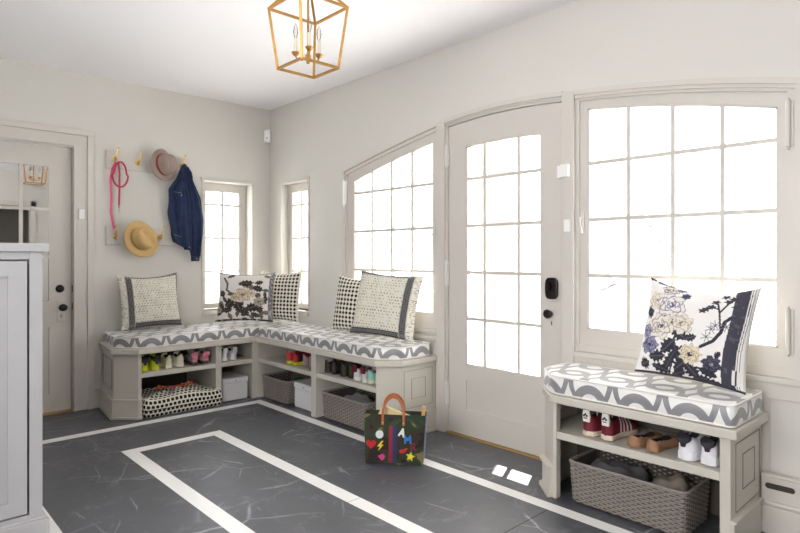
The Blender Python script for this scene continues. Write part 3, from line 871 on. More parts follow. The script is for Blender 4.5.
grid_pillow('throw_pillow', 'brown and cream floral pillow in the corner of the L-shaped bench', (.54, .47), .13, floral_brown, (.33, -.46, ZP), math.radians(45), math.radians(12), 0, slump=.02, N=120)
grid_pillow('throw_pillow', 'black dotted lattice pillow tucked behind the brown floral pillow in the corner', (.46, .47), .11, None, (.445, -.175, ZP), math.radians(24), math.radians(8), 0, mat=dots_m, uvs=True, N=40, slump=.02, piping=pipe_m)
grid_pillow('throw_pillow', 'black dotted lattice pillow behind the bordered pillow by the left arched window', (.45, .46), .11, None, (1.565, -.155, ZP), math.radians(14), math.radians(10), math.radians(2), mat=dots_m, uvs=True, N=40, slump=.04)
grid_pillow('throw_pillow', 'speckled cream pillow with a dark border standing before the left arched window', (.54, .49), .13, block_print(True), (2.02, -.255, ZP+.010), math.radians(20), math.radians(14), math.radians(4), slump=.01, N=150)
grid_pillow('throw_pillow', 'large white pillow with purple and cream flowers on the window bench cushion', (.50, .49), .14, floral_purple, (4.170, -.215, ZP+.012), math.radians(2), math.radians(15), math.radians(4), slump=.08, N=200)

# ------------------------------------------------------------------ shoes
def shoe(label, L=.24, sole='#e8e4da', upper='#7a1f2b', tab=None, lace='#e8e6e0', inner='#1c1816', soleh=.024, height=.085, stripe=None, toecap=None, low=False, accent=None, loc=(0, 0, 0), rz=0, mirror=1, group=None, heel=None, gems=False, cat='shoe', name='shoe', trefoil=False):
    t = thing(name, label, cat, loc, (0, 0, rz), group=group)
    n = 22; st = []
    for i in range(n+1):
        s = i/n
        w = .5*L*(.30+.0*s)
        # half widths: heel .13L, waist .12L, ball .17L, toe round
        w = L*(.130+.034*math.exp(-((s-.70)/.22)**2)-.010*math.exp(-((s-.38)/.15)**2))
        if s < .10: w *= math.sqrt(max(0, 1-((.10-s)/.10)**2))*.92+.08
        if s > .80: w *= math.sqrt(max(0.0, 1-((s-.80)/.20)**2))*.93+.07
        bend = mirror*.012*math.sin(s*PI)
        st.append((s, w, bend))
    m = MB(); up = lambda s: .004+.010*max(0, s-.85)/.15
    prof = [(.97, up(0)), (1.06, .006), (1.06, soleh), (.96, soleh+.004)]
    rings = []
    for f, z in prof:
        ring = [(b+w*f, L*s*(1 if s < .5 else 1), z) for s, w, b in st]+[(b-w*f, L*s, z) for s, w, b in reversed(st)]
        rings.append(ring)
    m.rings(rings); m.build('sole', pbr('rubber_'+sole, sole, .5), t, smooth='auto')
    # upper
    A = 19; m = MB(); rings = []; cols = []
    def hgt(s):
        if low: return .052 if s < .12 else .052-.014*math.sin(min(1, (s-.12)/.4)*PI/2)-.0*s if s < .60 else max(.016, .038-.024*((s-.6)/.4)**2)
        if s < .10: return height
        if s < .34: return height-.012*math.sin((s-.10)/.24*PI)
        if s < .80: return height-(height-.048)*((s-.34)/.46)
        return .048-.024*((s-.80)/.20)**1.6
    o0, o1 = (.04, .62) if low else (.05, .40)
    for i, (s, w, b) in enumerate(st):
        ring = []; h = hgt(s)
        k = 1-.06*(1-s) if not low else .98
        for j in range(A):
            th = PI*j/(A-1); x = math.cos(th)*w*k; z = soleh+h*abs(math.sin(th))**(.55 if s < .5 else .8)
            if z > soleh+h*.5: x *= (1-.13*((z-soleh)/h-.5)*2*(1 if s < .6 else .5))
            if o0 < s < o1:
                q = min(1, (s-o0)/.05, (o1-s)/.07)
                if abs(math.cos(th)) < .66: z = z-(h*.72)*max(0, q)*(1-(abs(math.cos(th))/.66)**6)
            ring.append((x+b, L*s, z))
        rings.append(ring)
    nn = len(rings)
    vs = [p for r in rings for p in r]; base = lin(upper); ic = lin(inner)
    for i in range(nn-1):
        s = (st[i][0]+st[i+1][0])/2
        for j in range(A-1):
            cth = abs(math.cos(PI*(j+.5)/(A-1))); c = base
            if o0+.02 < s < o1-.0 and cth < .62: c = ic
            if toecap and s > .80: c = lin(toecap)
            if heel and s < .16 and c == base: c = lin(heel)
            if accent and .45 < s < .8 and cth > .45 and c == base and (i+j) % 3: c = lin(accent)
            if stripe and .36 < s < .66 and (i % 2 == 0) and cth > .45: c = lin(stripe)
            m.c[len(m.f)] = c
            a = i*A+j; m.f.append((a, a+A, a+A+1, a+1))
    m.v = vs
    a = list(range(A)); m.c[len(m.f)] = base if not heel else lin(heel); m.f.append(tuple(a))
    m.c[len(m.f)] = base; m.f.append(tuple((nn-1)*A+q for q in reversed(a)))
    m.build('upper', pbr('shoe_upper', '#ffffff', .6, attr=True, bump=.1, bscale=300), t, smooth=True, recalc=False)
    if not low:
        m = MB()   # laces
        for k in range(5):
            s = .42+.075*k; i = int(s*n); w = st[i][1]*.52; z = soleh+hgt(s)*.99+.003; b = st[i][2]
            m.tube([(b-w, L*s, z-.012), (b-w*.5, L*(s+.01), z), (b+w*.5, L*(s+.02), z), (b+w, L*(s+.03), z-.012)], .0028, 5)
        z = soleh+hgt(.38)+.006
        for q in (-1, 1): m.tube([(0, L*.40, z), (q*.022, L*.37, z+.012), (q*.034, L*.41, z), (q*.018, L*.43, z-.002), (0, L*.41, z)], .0024, 5)
        m.build('lace', pbr('lace_'+lace, lace, .8), t, smooth=True)
        m = MB(); i = int(.36*n); z = soleh+hgt(.36)
        m.rings([[(-.022, L*.50, z-.022), (.022, L*.50, z-.022), (.022, L*.505, z-.026), (-.022, L*.505, z-.026)], [(-.024, L*.36, z+.012), (.024, L*.36, z+.012), (.024, L*.37, z+.007), (-.024, L*.37, z+.007)]])
        m.build('tongue', pbr('tongue_'+upper, upper, .7), t, bevel=.002)
    if tab:
        m = MB(); rr = []
        hh = height
        pts = [(-.019, soleh+hh*.50), (.019, soleh+hh*.50), (.021, soleh+hh*.80), (.017, soleh+hh+.010), (-.017, soleh+hh+.010), (-.021, soleh+hh*.80)]
        if not trefoil and heel: pts = [(a*.030, soleh+hh*b) for a, b in ((-.25, .30), (.25, .30), (.36, .46), (.80, .56), (1, .66), (1, .86), (.5, 1.0), (-.5, 1.0), (-1, .86), (-1, .66), (-.80, .56), (-.36, .46))]
        m.poly(pts, -.0065 if trefoil else -.012, .004, lambda a, b, d: (a, d+a*a*11, b))
        o = m.build('heel_tab', pbr('tab_'+tab, tab, .5), t, bevel=.002)
        if trefoil:
            m = MB(); zc = soleh+hh*.82
            for dx, dz in ((-.008, 0), (.008, 0), (0, .007)): m.lathe([(.001, -.0095), (.0048, -.0092), (.0048, -.006)], (dx, 0, zc+dz), 10, 'y')
            m.box(-.010, .010, -.0095, -.006, zc-.014, zc-.011)
            m.build('heel_logo', pbr('logo_black', '#15141c', .5), t)
    if gems:
        m = MB(); rs = random.Random(2)
        for k in range(26):
            s = rs.uniform(.02, .6); i = int(s*n); q = rs.choice((-1, 1)); zz = rs.uniform(.3, .85)*hgt(s)
            x = st[i][2]+q*(st[i][1]*.93); m.lathe([(.0003, -.002), (.0022, 0), (.0003, .002)], (x*.97, L*s, soleh+zz), 6)
        m.build('rhinestones', pbr('rhinestone', '#f4efe6', .1, metal=.6), t)['kind'] = 'stuff'
    return t
Z3 = .351
def pair(lb, x, y, rz, gap=.085, L=.24, along='x', **kw):
    for k, q in enumerate((-1, 1)):
        side = ('left shoe of the pair of ', 'right shoe of the pair of ')[k]
        off_ = (q*gap/2*math.cos(rz), q*gap/2*math.sin(rz))
        shoe(lb[k], L=L, loc=(x+off_[0], y+off_[1]+(.012 if k else 0), Z3), rz=rz, mirror=-q, **kw)
# window bench shelf
pair(('burgundy trainer with white heel tab, the one nearer the arched door', 'burgundy trainer with white heel tab standing beside the tan flats'), 3.812, -.412, math.radians(-6), .102, .265,
     upper='#6d1827', tab='#e9e6e0', sole='#d9c8b4', stripe='#d9c4c4', lace='#8a5560', height=.100, trefoil=True)
pair(('tan studded flat shoe next to the burgundy trainers', 'tan studded flat shoe next to the white trainers'), 4.040, -.418, math.radians(-9), .096, .245,
     upper='#9b7458', sole='#8f6a4c', low=True, gems=True, inner='#1f1512', soleh=.012)
pair(('white trainer with black heel patch beside the tan flats', 'white trainer with black heel patch at the panelled end of the window bench'), 4.282, -.418, math.radians(-4), .098, .270,
     upper='#dcdbe0', heel='#eceaf0', tab='#191820', lace='#7f7c80', sole='#e6e5ea', height=.088, soleh=.038, inner='#2b2a2e')
# hook-wall cubbies (toes point to the wall)
r90 = math.radians(90)
GA = None
def pairA(lb, y, **kw):
    for k, q in enumerate((-1, 1)):
        rz = r90+kw.get('turn', 0); shoe(lb[k], loc=(.575, y+q*kw.get('gap', .088)/2, Z3), rz=rz, mirror=-q, **{a: b for a, b in kw.items() if a not in ('turn', 'gap')})
pairA(('lime green and black trainer nearest the mirrored door', 'lime green and black trainer beside the cream trainers'), -1.390, L=.22, upper='#b7c41f', heel='#c3cf22', accent='#1a1a18', sole='#c8d22a', tab='#1b1b1b', lace='#1b1b1b', height=.09)
pairA(('cream trainer with dark laces beside the lime shoes', 'cream trainer between its partner and the pink shoes'), -1.195, L=.22, gap=.10, upper='#dcd8bf', sole='#e4e0cc', lace='#3a3b2e', height=.086, turn=.10)
pairA(('grey and pink trainer beside the cream trainers', 'grey and pink trainer beside the cubby divider'), -.985, L=.21, gap=.10, upper='#a9a8ac', heel='#d0848f', accent='#5a595d', sole='#3a393c', lace='#e9e4e4', tab='#d0808e', height=.088, turn=-.05)
pairA(('small white trainer above the white box in the corner cubby, by the divider', 'small white trainer above the white box in the corner cubby, by the corner post'), -.722, L=.20, upper='#d9d8da', sole='#e2e0e0', lace='#a8836f', tab='#c9c7c9', height=.082)
# long-run cubbies
def pairB(lb, x, **kw):
    for k, q in enumerate((-1, 1)):
        shoe(lb[k], loc=(x+q*kw.get('gap', .088)/2, -.445+kw.get('dy', 0), Z3), rz=kw.get('turn', 0), mirror=-q, **{a: b for a, b in kw.items() if a not in ('turn', 'gap', 'dy')})
pairB(('black and red trainer on a lime sole, nearest the bench corner', 'black and red trainer on a lime sole, beside the tan shoes'), 1.09, L=.22, gap=.10, dy=-.0, upper='#2a2626', heel='#a8202c', stripe='#b32532', sole='#b9c81e', lace='#c23a44', height=.095, turn=-.12)
pairB(('mauve grey shoe with an orange lining beside the black and red trainers', 'mauve grey shoe with an orange lining beside the bench divider'), 1.335, L=.21, gap=.09, upper='#8a7a74', inner='#d9a865', sole='#6f625c', lace='#5b504b', height=.086)
pairB(('dark brown shoe with blue trim beside the bench divider', 'dark brown shoe with blue trim beside the olive shoes'), 1.610, L=.21, gap=.095, upper='#2f2622', accent='#3c4f6e', sole='#25201e', lace='#a8722c', height=.078, dy=.02)
pairB(('olive brown shoe beside the dark brown blue-trimmed pair', 'olive brown shoe beside the white and maroon trainers'), 1.815, L=.21, gap=.095, upper='#37311f', sole='#29241b', lace='#2a2519', height=.078, dy=.02)
pairB(('white trainer with a maroon collar beside the olive shoes', 'white trainer with a maroon collar beside the mint shoes'), 2.000, L=.21, gap=.095, upper='#c9c7c8', inner='#5a1626', accent='#8a2338', sole='#dcdad8', lace='#d8d4d2', tab='#6b1a2a', height=.085)
pairB(('mint green shoe with cream sole beside the white and maroon trainers', 'mint green shoe half hidden at the chamfered bench end'), 2.150, L=.20, gap=.088, upper='#8fbcb2', heel='#98c6bb', sole='#d9cbb0', inner='#161413', lace='#dcd9d2', height=.082)

# ------------------------------------------------------------------ baskets and boxes
def weave_mat():
    return pbr('grey_wicker', '#8f8680', .8, noise=.25, nscale=60)
def basket(label, loc, W, D, Hh, rz=0, rows=16, pitch=.024):
    t = thing('storage_basket', label, 'basket', loc, (0, 0, rz), group='grey woven baskets')
    r = .022
    def perim(inset_, taper):
        w, d = W/2-inset_+taper, D/2-inset_+taper
        pts = [(-w, -d), (w, -d), (w, d), (-w, d)]
        return fillet(pts, r, 4)
    m = MB(); rh = (Hh-.02)/rows
    o = perim(.006, 0); per = []
    L = 0; seg = []
    N = len(o)
    for i in range(N):
        A, B = Vector(o[i]), Vector(o[(i+1) % N]); seg.append((A, B, L)); L += (B-A).length
    cnt = int(L/pitch/2)*2; st = L/cnt/2
    samples = []
    for k in range(cnt*2):
        s = k*st
        for A, B, l0 in seg:
            l = (B-A).length
            if l0 <= s <= l0+l+1e-9:
                q = A.lerp(B, (s-l0)/l if l else 0); nrm = Vector(((B-A).y, -(B-A).x)).normalized(); samples.append((q, nrm)); break
    for j in range(rows):
        z = .008+rh*(j+.5); pts = []
        for k, (q, nrm) in enumerate(samples):
            w = math.cos(PI*(k/2+j))*.0045 if k % 2 == 0 else 0
            p = q+nrm*(w)
            pts.append((p.x*(1+.05*z/Hh), p.y*(1+.05*z/Hh), z))
        # flat strand: rectangular ring loop
        n = len(pts); vs = []; hh = rh*.42
        for p, (q, nrm) in zip(pts, samples):
            vs += [(p[0]+nrm.x*.0026, p[1]+nrm.y*.0026, p[2]), (p[0], p[1], p[2]+hh), (p[0]-nrm.x*.0026, p[1]-nrm.y*.0026, p[2]), (p[0], p[1], p[2]-hh)]
        fs = []
        for k in range(n):
            k2 = (k+1) % n
            for c in range(4): fs.append((k*4+c, k2*4+c, k2*4+(c+1) % 4, k*4+(c+1) % 4))
        m._add(vs, fs)
    m.build('woven_wall', weave_mat(), t)
    m = MB()
    for k in range(0, len(samples), 2):
        q, nrm = samples[k]; m.tube([(q.x, q.y, .004), (q.x*1.05, q.y*1.05, Hh-.008)], .0022, 4)
    m.build('stakes', pbr('wicker_stake', '#6f6762', .85), t)
    m = MB(); pts = [(q.x*1.055, q.y*1.055, Hh-.006) for q, _ in samples[::2]]
    m.tube(pts, .0075, 6, closed=True); m.build('rim', weave_mat(), t, smooth=True)
    m = MB(); i1 = [(q.x*.975, q.y*.975) for q, _ in samples[::2]]
    m.rings([[(x, y, .006) for x, y in i1], [(x*1.05, y*1.05, Hh-.012) for x, y in i1]], cap=False)
    b = len(m.v); m.v += [(x, y, .006) for x, y in i1]; m.f.append(tuple(range(b, b+len(i1))))
    m.build('lining', pbr('basket_lining', '#4d4743', .9), t)
    return t
def cloth_heap(name, label, cat, loc, W, D, Hh, col, seed=1, rz=0, group=None):
    m = MB(); N = 16; rs = random.Random(seed); ph = [rs.uniform(0, 6) for _ in range(6)]
    def z(u, v):
        e = max(0, (1-abs(u)**3)*(1-abs(v)**3))
        return Hh*e**.5*(.72+.2*math.sin(3*u+ph[0])*math.sin(2.5*v+ph[1])+.10*math.sin(7*u+4*v+ph[2])+.06*math.sin(11*v-6*u+ph[3]))
    for j in range(N+1):
        for i in range(N+1):
            u, v = -1+2*i/N, -1+2*j/N; m.v.append((u*W/2*(1-.08*v*v), v*D/2*(1-.08*u*u), z(u, v)+.001))
    for j in range(N):
        for i in range(N):
            a = j*(N+1)+i; m.f.append((a, a+1, a+N+2, a+N+1))
    b = len(m.v); nb = (N+1)*(N+1)
    for k in range(nb): m.v.append((m.v[k][0]*.98, m.v[k][1]*.98, 0))
    for j in range(N):
        for i in range(N):
            a = b+j*(N+1)+i; m.f.append((a, a+N+1, a+N+2, a+1))
    edge = [i for i in range(N+1)]+[(j+1)*(N+1)-1 for j in range(1, N+1)]+[N*(N+1)+i for i in range(N-1, -1, -1)]+[j*(N+1) for j in range(N-1, 0, -1)]
    for k in range(len(edge)):
        a, c = edge[k], edge[(k+1) % len(edge)]; m.f.append((a, b+a, b+c, c))
    o = m.build(name, pbr('cloth_'+col, col, .9, bump=.2, bscale=120), smooth=True); o.location = loc; o.rotation_euler = (0, 0, rz)
    return tag(o, label, cat, group)
bk = basket('large grey woven basket on the floor under the window bench', (3.955, -.262, .001), .56, .30, .212, 0, 18)
cloth_heap('folded_scarf', 'charcoal grey scarf folded inside the basket under the window bench', 'scarf', (3.85, -.26, .13), .30, .23, .095, '#5d5a5c', 2)
cloth_heap('folded_scarf', 'taupe scarf bundled at the near end of the basket under the window bench', 'scarf', (4.12, -.27, .13), .22, .22, .10, '#857a70', 5)
basket('grey woven basket in the corner end of the long bench run', (.835, -.29, .001), .40, .30, .200, 0, 15)
cloth_heap('green_cloth', 'green cloth lying in the basket at the corner of the bench', 'cloth', (.93, -.25, .12), .18, .18, .085, '#1f5a38', 3)
basket('grey woven basket under the chamfered end of the long bench run, behind the tote bag', (1.80, -.27, .001), .52, .33, .205, 0, 15)
cloth_heap('grey_cloth', 'pale grey cloth in the basket behind the tote bag', 'cloth', (1.76, -.26, .12), .24, .2, .085, '#8d898a', 4)
def lid_box(label, loc, W, D, Hh):
    t = thing('storage_box', label, 'box', loc)
    MB().box(-W/2, W/2, -D/2, D/2, 0, Hh-.045).build('body', pbr('white_enamel', '#d9d8da', .35), t, bevel=.008)
    MB().box(-W/2-.005, W/2+.005, -D/2-.005, D/2+.005, Hh-.046, Hh).build('lid', pbr('white_enamel', '#d9d8da', .35), t, bevel=.009)
    m = MB(); m.lathe([(.006, -D/2-.009), (.006, -D/2-.004)], (0, 0, Hh-.024), 10, 'y'); m.build('eyelet', pbr('steel', '#8b8988', .3, metal=1), t)
    return t
bx = lid_box('white lidded storage box in the corner cubby under the hook wall bench', (.42, -.668, .001), .235, .30, .196); bx.rotation_euler = (0, 0, r90)
lid_box('white lidded storage box under the long bench run, right of the corner basket', (1.245, -.27, .001), .30, .27, .205)

# dog bed and rope toy
def dog_bed():
    t = thing('dog_bed', 'black and white dotted rectangular dog bed under the hook wall bench', 'dog bed', (.445, -1.171, .001))
    W, D, Hh = .42, .585, .13
    pts = fillet([(-W/2, -D/2), (W/2, -D/2), (W/2, D/2), (-W/2, D/2)], .05, 5)
    o = []
    for i in range(len(pts)):
        A, B = Vector(pts[i]), Vector(pts[(i+1) % len(pts)]); k = max(1, int((B-A).length/.03))
        o += [tuple(A.lerp(B, j/k)) for j in range(k)]
    o = [(x, y+(.062*min(1, max(0, (x-.180)/.015)) if y > 0 else 0)) for x, y in o]
    N = len(o); per = [0]
    for i in range(N): per.append(per[-1]+(Vector(o[(i+1) % N])-Vector(o[i])).length)
    prof = [(.02, 0), (.004, .012), (-.003, .050), (-.003, .085), (.004, .120), (.022, .142)]
    m = MB(); rings = [[(*q, z+.006*math.sin(k*.5)*(z/Hh)) for k, q in enumerate(inset(o, d))] for d, z in prof]
    m.rings(rings, cap=False, uvs=lambda i, k: [(per[k], prof[i][1]), (per[k+1], prof[i][1]), (per[k+1], prof[i+1][1]), (per[k], prof[i+1][1])])
    # domed top
    G = 24; b0 = rings[-1]; prev = b0
    for s, dz in ((.80, .014), (.55, .022), (.25, .026), (.02, .028)):
        cur = [(p[0]*s, p[1]*s, b0[k][2]+dz+.004*math.sin(9*p[1]+5*p[0]*s)) for k, p in enumerate(b0)]
        b = len(m.v); m.v += prev+cur
        for k in range(N):
            k2 = (k+1) % N; f = (b+k, b+k2, b+N+k2, b+N+k); m.uv[len(m.f)] = [(m.v[q][1], m.v[q][0]) for q in f]; m.f.append(f)
        prev = cur
    b = len(m.v); m.v += prev; f = tuple(range(b, b+N)); m.uv[len(m.f)] = [(0, 0)]*N; m.f.append(f)
    b = len(m.v); m.v += rings[0]; f = tuple(range(b+N-1, b-1, -1)); m.uv[len(m.f)] = [(0, 0)]*N; m.f.append(f)
    m.build('cover', bed_m, t, smooth=True, recalc=False)
    MB().tube([(*q, .060) for q in inset(o, -.005)], .003, 6, closed=True).build('piping', pbr('black_cord', '#1b1a19', .8), t, smooth=True)
dog_bed()
def rope_toy():
    t = thing('rope_toy', 'knotted red and orange rope dog toy on the dotted dog bed', 'dog toy', (.50, -1.22, .176))
    rope = pbr('red_rope', '#b8503c', .9, noise=.35, nscale=90)
    m = MB(); m.tube([(.0, -.06+.012*k, .012+.006*math.sin(k*.7)) for k in range(22)], .009, 8)
    m.build('rope', rope, t, smooth=True)
    rs = random.Random(4)
    for c in ((0, -.07, .014), (0, .17, .014)):
        m = MB()
        for k in range(3):
            ph = k*1.1; m.tube([(c[0]+.018*math.cos(a*.5+ph)*math.cos(ph), c[1]+.018*math.sin(a*.5), c[2]+.010+.012*math.cos(a*.5+ph)*math.sin(ph+.5)) for a in range(13)], .008, 7)
        m.build('knot', pbr('orange_rope', '#d0704a', .9, noise=.3, nscale=90), t, smooth=True)
        m = MB(); q = -1 if c[1] < 0 else 1
        for k in range(10):
            dx, dz = rs.uniform(-.03, .03), rs.uniform(-.004, .012)
            m.tube([c, (c[0]+dx*.5, c[1]+q*.022, c[2]+dz), (c[0]+dx, c[1]+q*rs.uniform(.04, .065), c[2]-.006)], .003, 5)
        m.build('frayed_end', rope, t, smooth=True)
rope_toy()

# ------------------------------------------------------------------ hook rails
def hook(parent, y, z, s=1.0):
    m = MB(); X0 = .0205
    m.lathe([(.001, X0), (.0195, X0+.001), (.021, X0+.004), (.016, X0+.009), (.006, X0+.012)], (0, y, z), 16, 'x')
    m.tube([(X0+.008, y, z+.004), (X0+.028, y, z+.006), (X0+.042, y+.004, z+.030), (X0+.044, y+.010, z+.062), (X0+.050, y+.014, z+.085)], [.006, .0055, .005, .0045, .004], 8)
    m.lathe([(.001, -.009), (.008, -.004), (.008, .004), (.001, .009)], (X0+.051, y+.015, z+.092), 10)
    m.tube([(X0+.010, y, z-.006), (X0+.026, y, z-.020), (X0+.040, y, z-.018), (X0+.044, y, z-.006)], .005, 8)
    m.lathe([(.001, -.007), (.007, -.003), (.007, .003), (.001, .007)], (X0+.044, y, z), 10)
    m.build('coat_hook', brass_m, parent, world=True, smooth='auto')
def rail(label, z0, z1, hooks):
    t = thing('hook_rail', label, 'hook rail', (0, -1.2, z0), group='white hook rails')
    MB().box(.002, .020, -1.556, -.845, z0, z1).build('board', trim_m, t, world=True, bevel=.003)
    for y, z in hooks: hook(t, y, z)
rail('upper white hook rail holding the taupe hat, leash and jacket', 1.995, 2.150, [(-1.492, 2.075), (-1.305, 2.065), (-1.10, 2.07), (-.918, 2.08)])
rail('lower white hook rail holding the straw hat', 1.352, 1.508, [(-1.492, 1.428), (-1.285, 1.43), (-1.112, 1.430), (-.93, 1.43)])

def hat(label, loc, brim, crown_r, crown_h, col, band, M, dent=.03):
    t = thing('fedora_hat', label, 'hat', loc); t.rotation_euler = M.to_euler()
    m = MB(); seg = 40
    def ringp(rx, ry, zf): return [(rx*math.cos(2*PI*k/seg), ry*math.sin(2*PI*k/seg), zf(2*PI*k/seg)) for k in range(seg)]
    ax, ay = crown_r
    curl = lambda th: .010*math.cos(2*th)
    R = []
    bx, by = brim
    for s, zo, th_ in ((1.0, 0, 0), (.72, 0, 0), (.45, 0, 0), (.12, 0, 0)):
        rx, ry = ax+(bx-ax)*s, ay+(by-ay)*s
        R.append(ringp(rx, ry, lambda a, s=s: -.0035+curl(a)*s*s*1.4))
    R2 = []
    for s in (.12, .45, .72, 1.0):
        rx, ry = ax+(bx-ax)*s, ay+(by-ay)*s
        R2.append(ringp(rx, ry, lambda a, s=s: .0005+curl(a)*s*s*1.4))
    # outside surface: brim underside (hollow), then the top of the brim, then crown
    out = [ringp(ax*.93, ay*.93, lambda a: -.002)]+R[::-1]+R2[::-1]
    def crown(f, z):   # f radius factor
        return ringp(ax*f, ay*f, z)
    out.append(crown(1.0, lambda a: .006))
    for f, zz in ((.985, .25), (.96, .5), (.93, .75), (.87, .93)):
        ring = []
        for k in range(seg):
            a = 2*PI*k/seg; pinch = 1-.20*zz**2*math.exp(-((math.cos(a)-.75)/.25)**2)*(abs(math.sin(a)) > .2)
            ring.append((ax*f*math.cos(a), ay*f*math.sin(a)*pinch, crown_h*zz))
        out.append(ring)
    for f, dz in ((.72, 1.0), (.5, .97), (.3, .88), (.02, .80)):
        ring = []
        for k in range(seg):
            a = 2*PI*k/seg; x, y = ax*f*math.cos(a), ay*f*math.sin(a)
            z = crown_h*1.0-dent*math.exp(-(y/(ay*.38))**2)+(.010*abs(y)/ay)-.012*(x/ax+.2)
            pinch = 1-.15*math.exp(-((math.cos(a)-.75)/.25)**2)
            ring.append((x, y*pinch, z))
        out.append(ring)
    m.rings(out); m.build('felt', pbr('hat_'+col, col, .85, noise=.08, nscale=80, bump=.25, bscale=400), t, smooth=True)
    m = MB(); m.rings([crown(1.015, lambda a: .005), crown(1.02, lambda a: .007), crown(1.005, lambda a: .030), crown(.985, lambda a: .031)], cap=False)
    m.build('hat_band', pbr('band_'+band, band, .6), t, smooth=True)
    return t
def orient(zdir, xdir):
    z = Vector(zdir).normalized(); x = Vector(xdir); x = (x-z*x.dot(z)).normalized(); y = z.cross(x)
    return Matrix((x, y, z)).transposed()
hat('taupe felt fedora with a rust band hanging on the upper rail', (.088, -1.112, 2.062), (.140, .124), (.094, .080), .112, '#a28f86', '#8c4038', orient((.9, .34, .04), (.15, .45, -.88)))
hat('tan straw fedora hanging on the lower rail', (.092, -1.300, 1.405), (.164, .150), (.103, .092), .120, '#cfae76', '#b8945c', orient((.92, .22, .10), (0, .75, -.66)))

def leash():
    t = thing('dog_leash', 'pink and red dog leash looped over the first upper brass hook', 'leash', (.05, -1.49, 2.06))
    def ribbon(name, pts, w, mat):
        m = MB(); P = [Vector(p) for p in pts]; vs = []
        for i, p in enumerate(P):
            d = (P[min(i+1, len(P)-1)]-P[max(i-1, 0)]).normalized(); s = d.cross(Vector((1, 0, 0)))
            s = s.normalized() if s.length > 1e-4 else Vector((0, 1, 0))
            for a, b in ((-w/2, -.0012), (w/2, -.0012), (w/2, .0012), (-w/2, .0012)): vs.append(tuple(p+s*a+Vector((b, 0, 0))))
        n = len(P); rings = [vs[4*i:4*i+4] for i in range(n)]
        m.rings(rings); return m.build(name, mat, t, world=True, smooth=False)
    pk = pbr('pink_webbing', '#d9567e', .6); rd = pbr('crimson_webbing', '#a82247', .6)
    L = []
    for k in range(27):
        a = PI/2+2*PI*k/26; r = .098
        L.append((.072+.004*math.sin(a), -1.462+.055*math.cos(a)*(1.15 if math.sin(a) < 0 else .9), 1.945+.105*math.sin(a)))
    ribbon('loop', L, .015, rd)
    ribbon('strap', [(.068, -1.495, 2.045), (.062, -1.520, 1.99), (.058, -1.535, 1.90), (.056, -1.528, 1.75), (.055, -1.530, 1.62), (.055, -1.515, 1.52), (.055, -1.508, 1.485)], .018, pk)
    ribbon('strap', [(.075, -1.478, 2.05), (.072, -1.468, 1.95), (.07, -1.468, 1.80), (.07, -1.472, 1.68)], .016, rd)
    m = MB(); m.tube([(.07, -1.472, 1.685), (.07, -1.472, 1.66)], .006, 8); m.tube([(.07, -1.472+.007*math.cos(a*.6), 1.640+.016*math.sin(a*.6)) for a in range(11)], .002, 6)
    m.build('clasp', pbr('steel', '#b9b7b5', .3, metal=1), t, world=True, smooth=True)
leash()

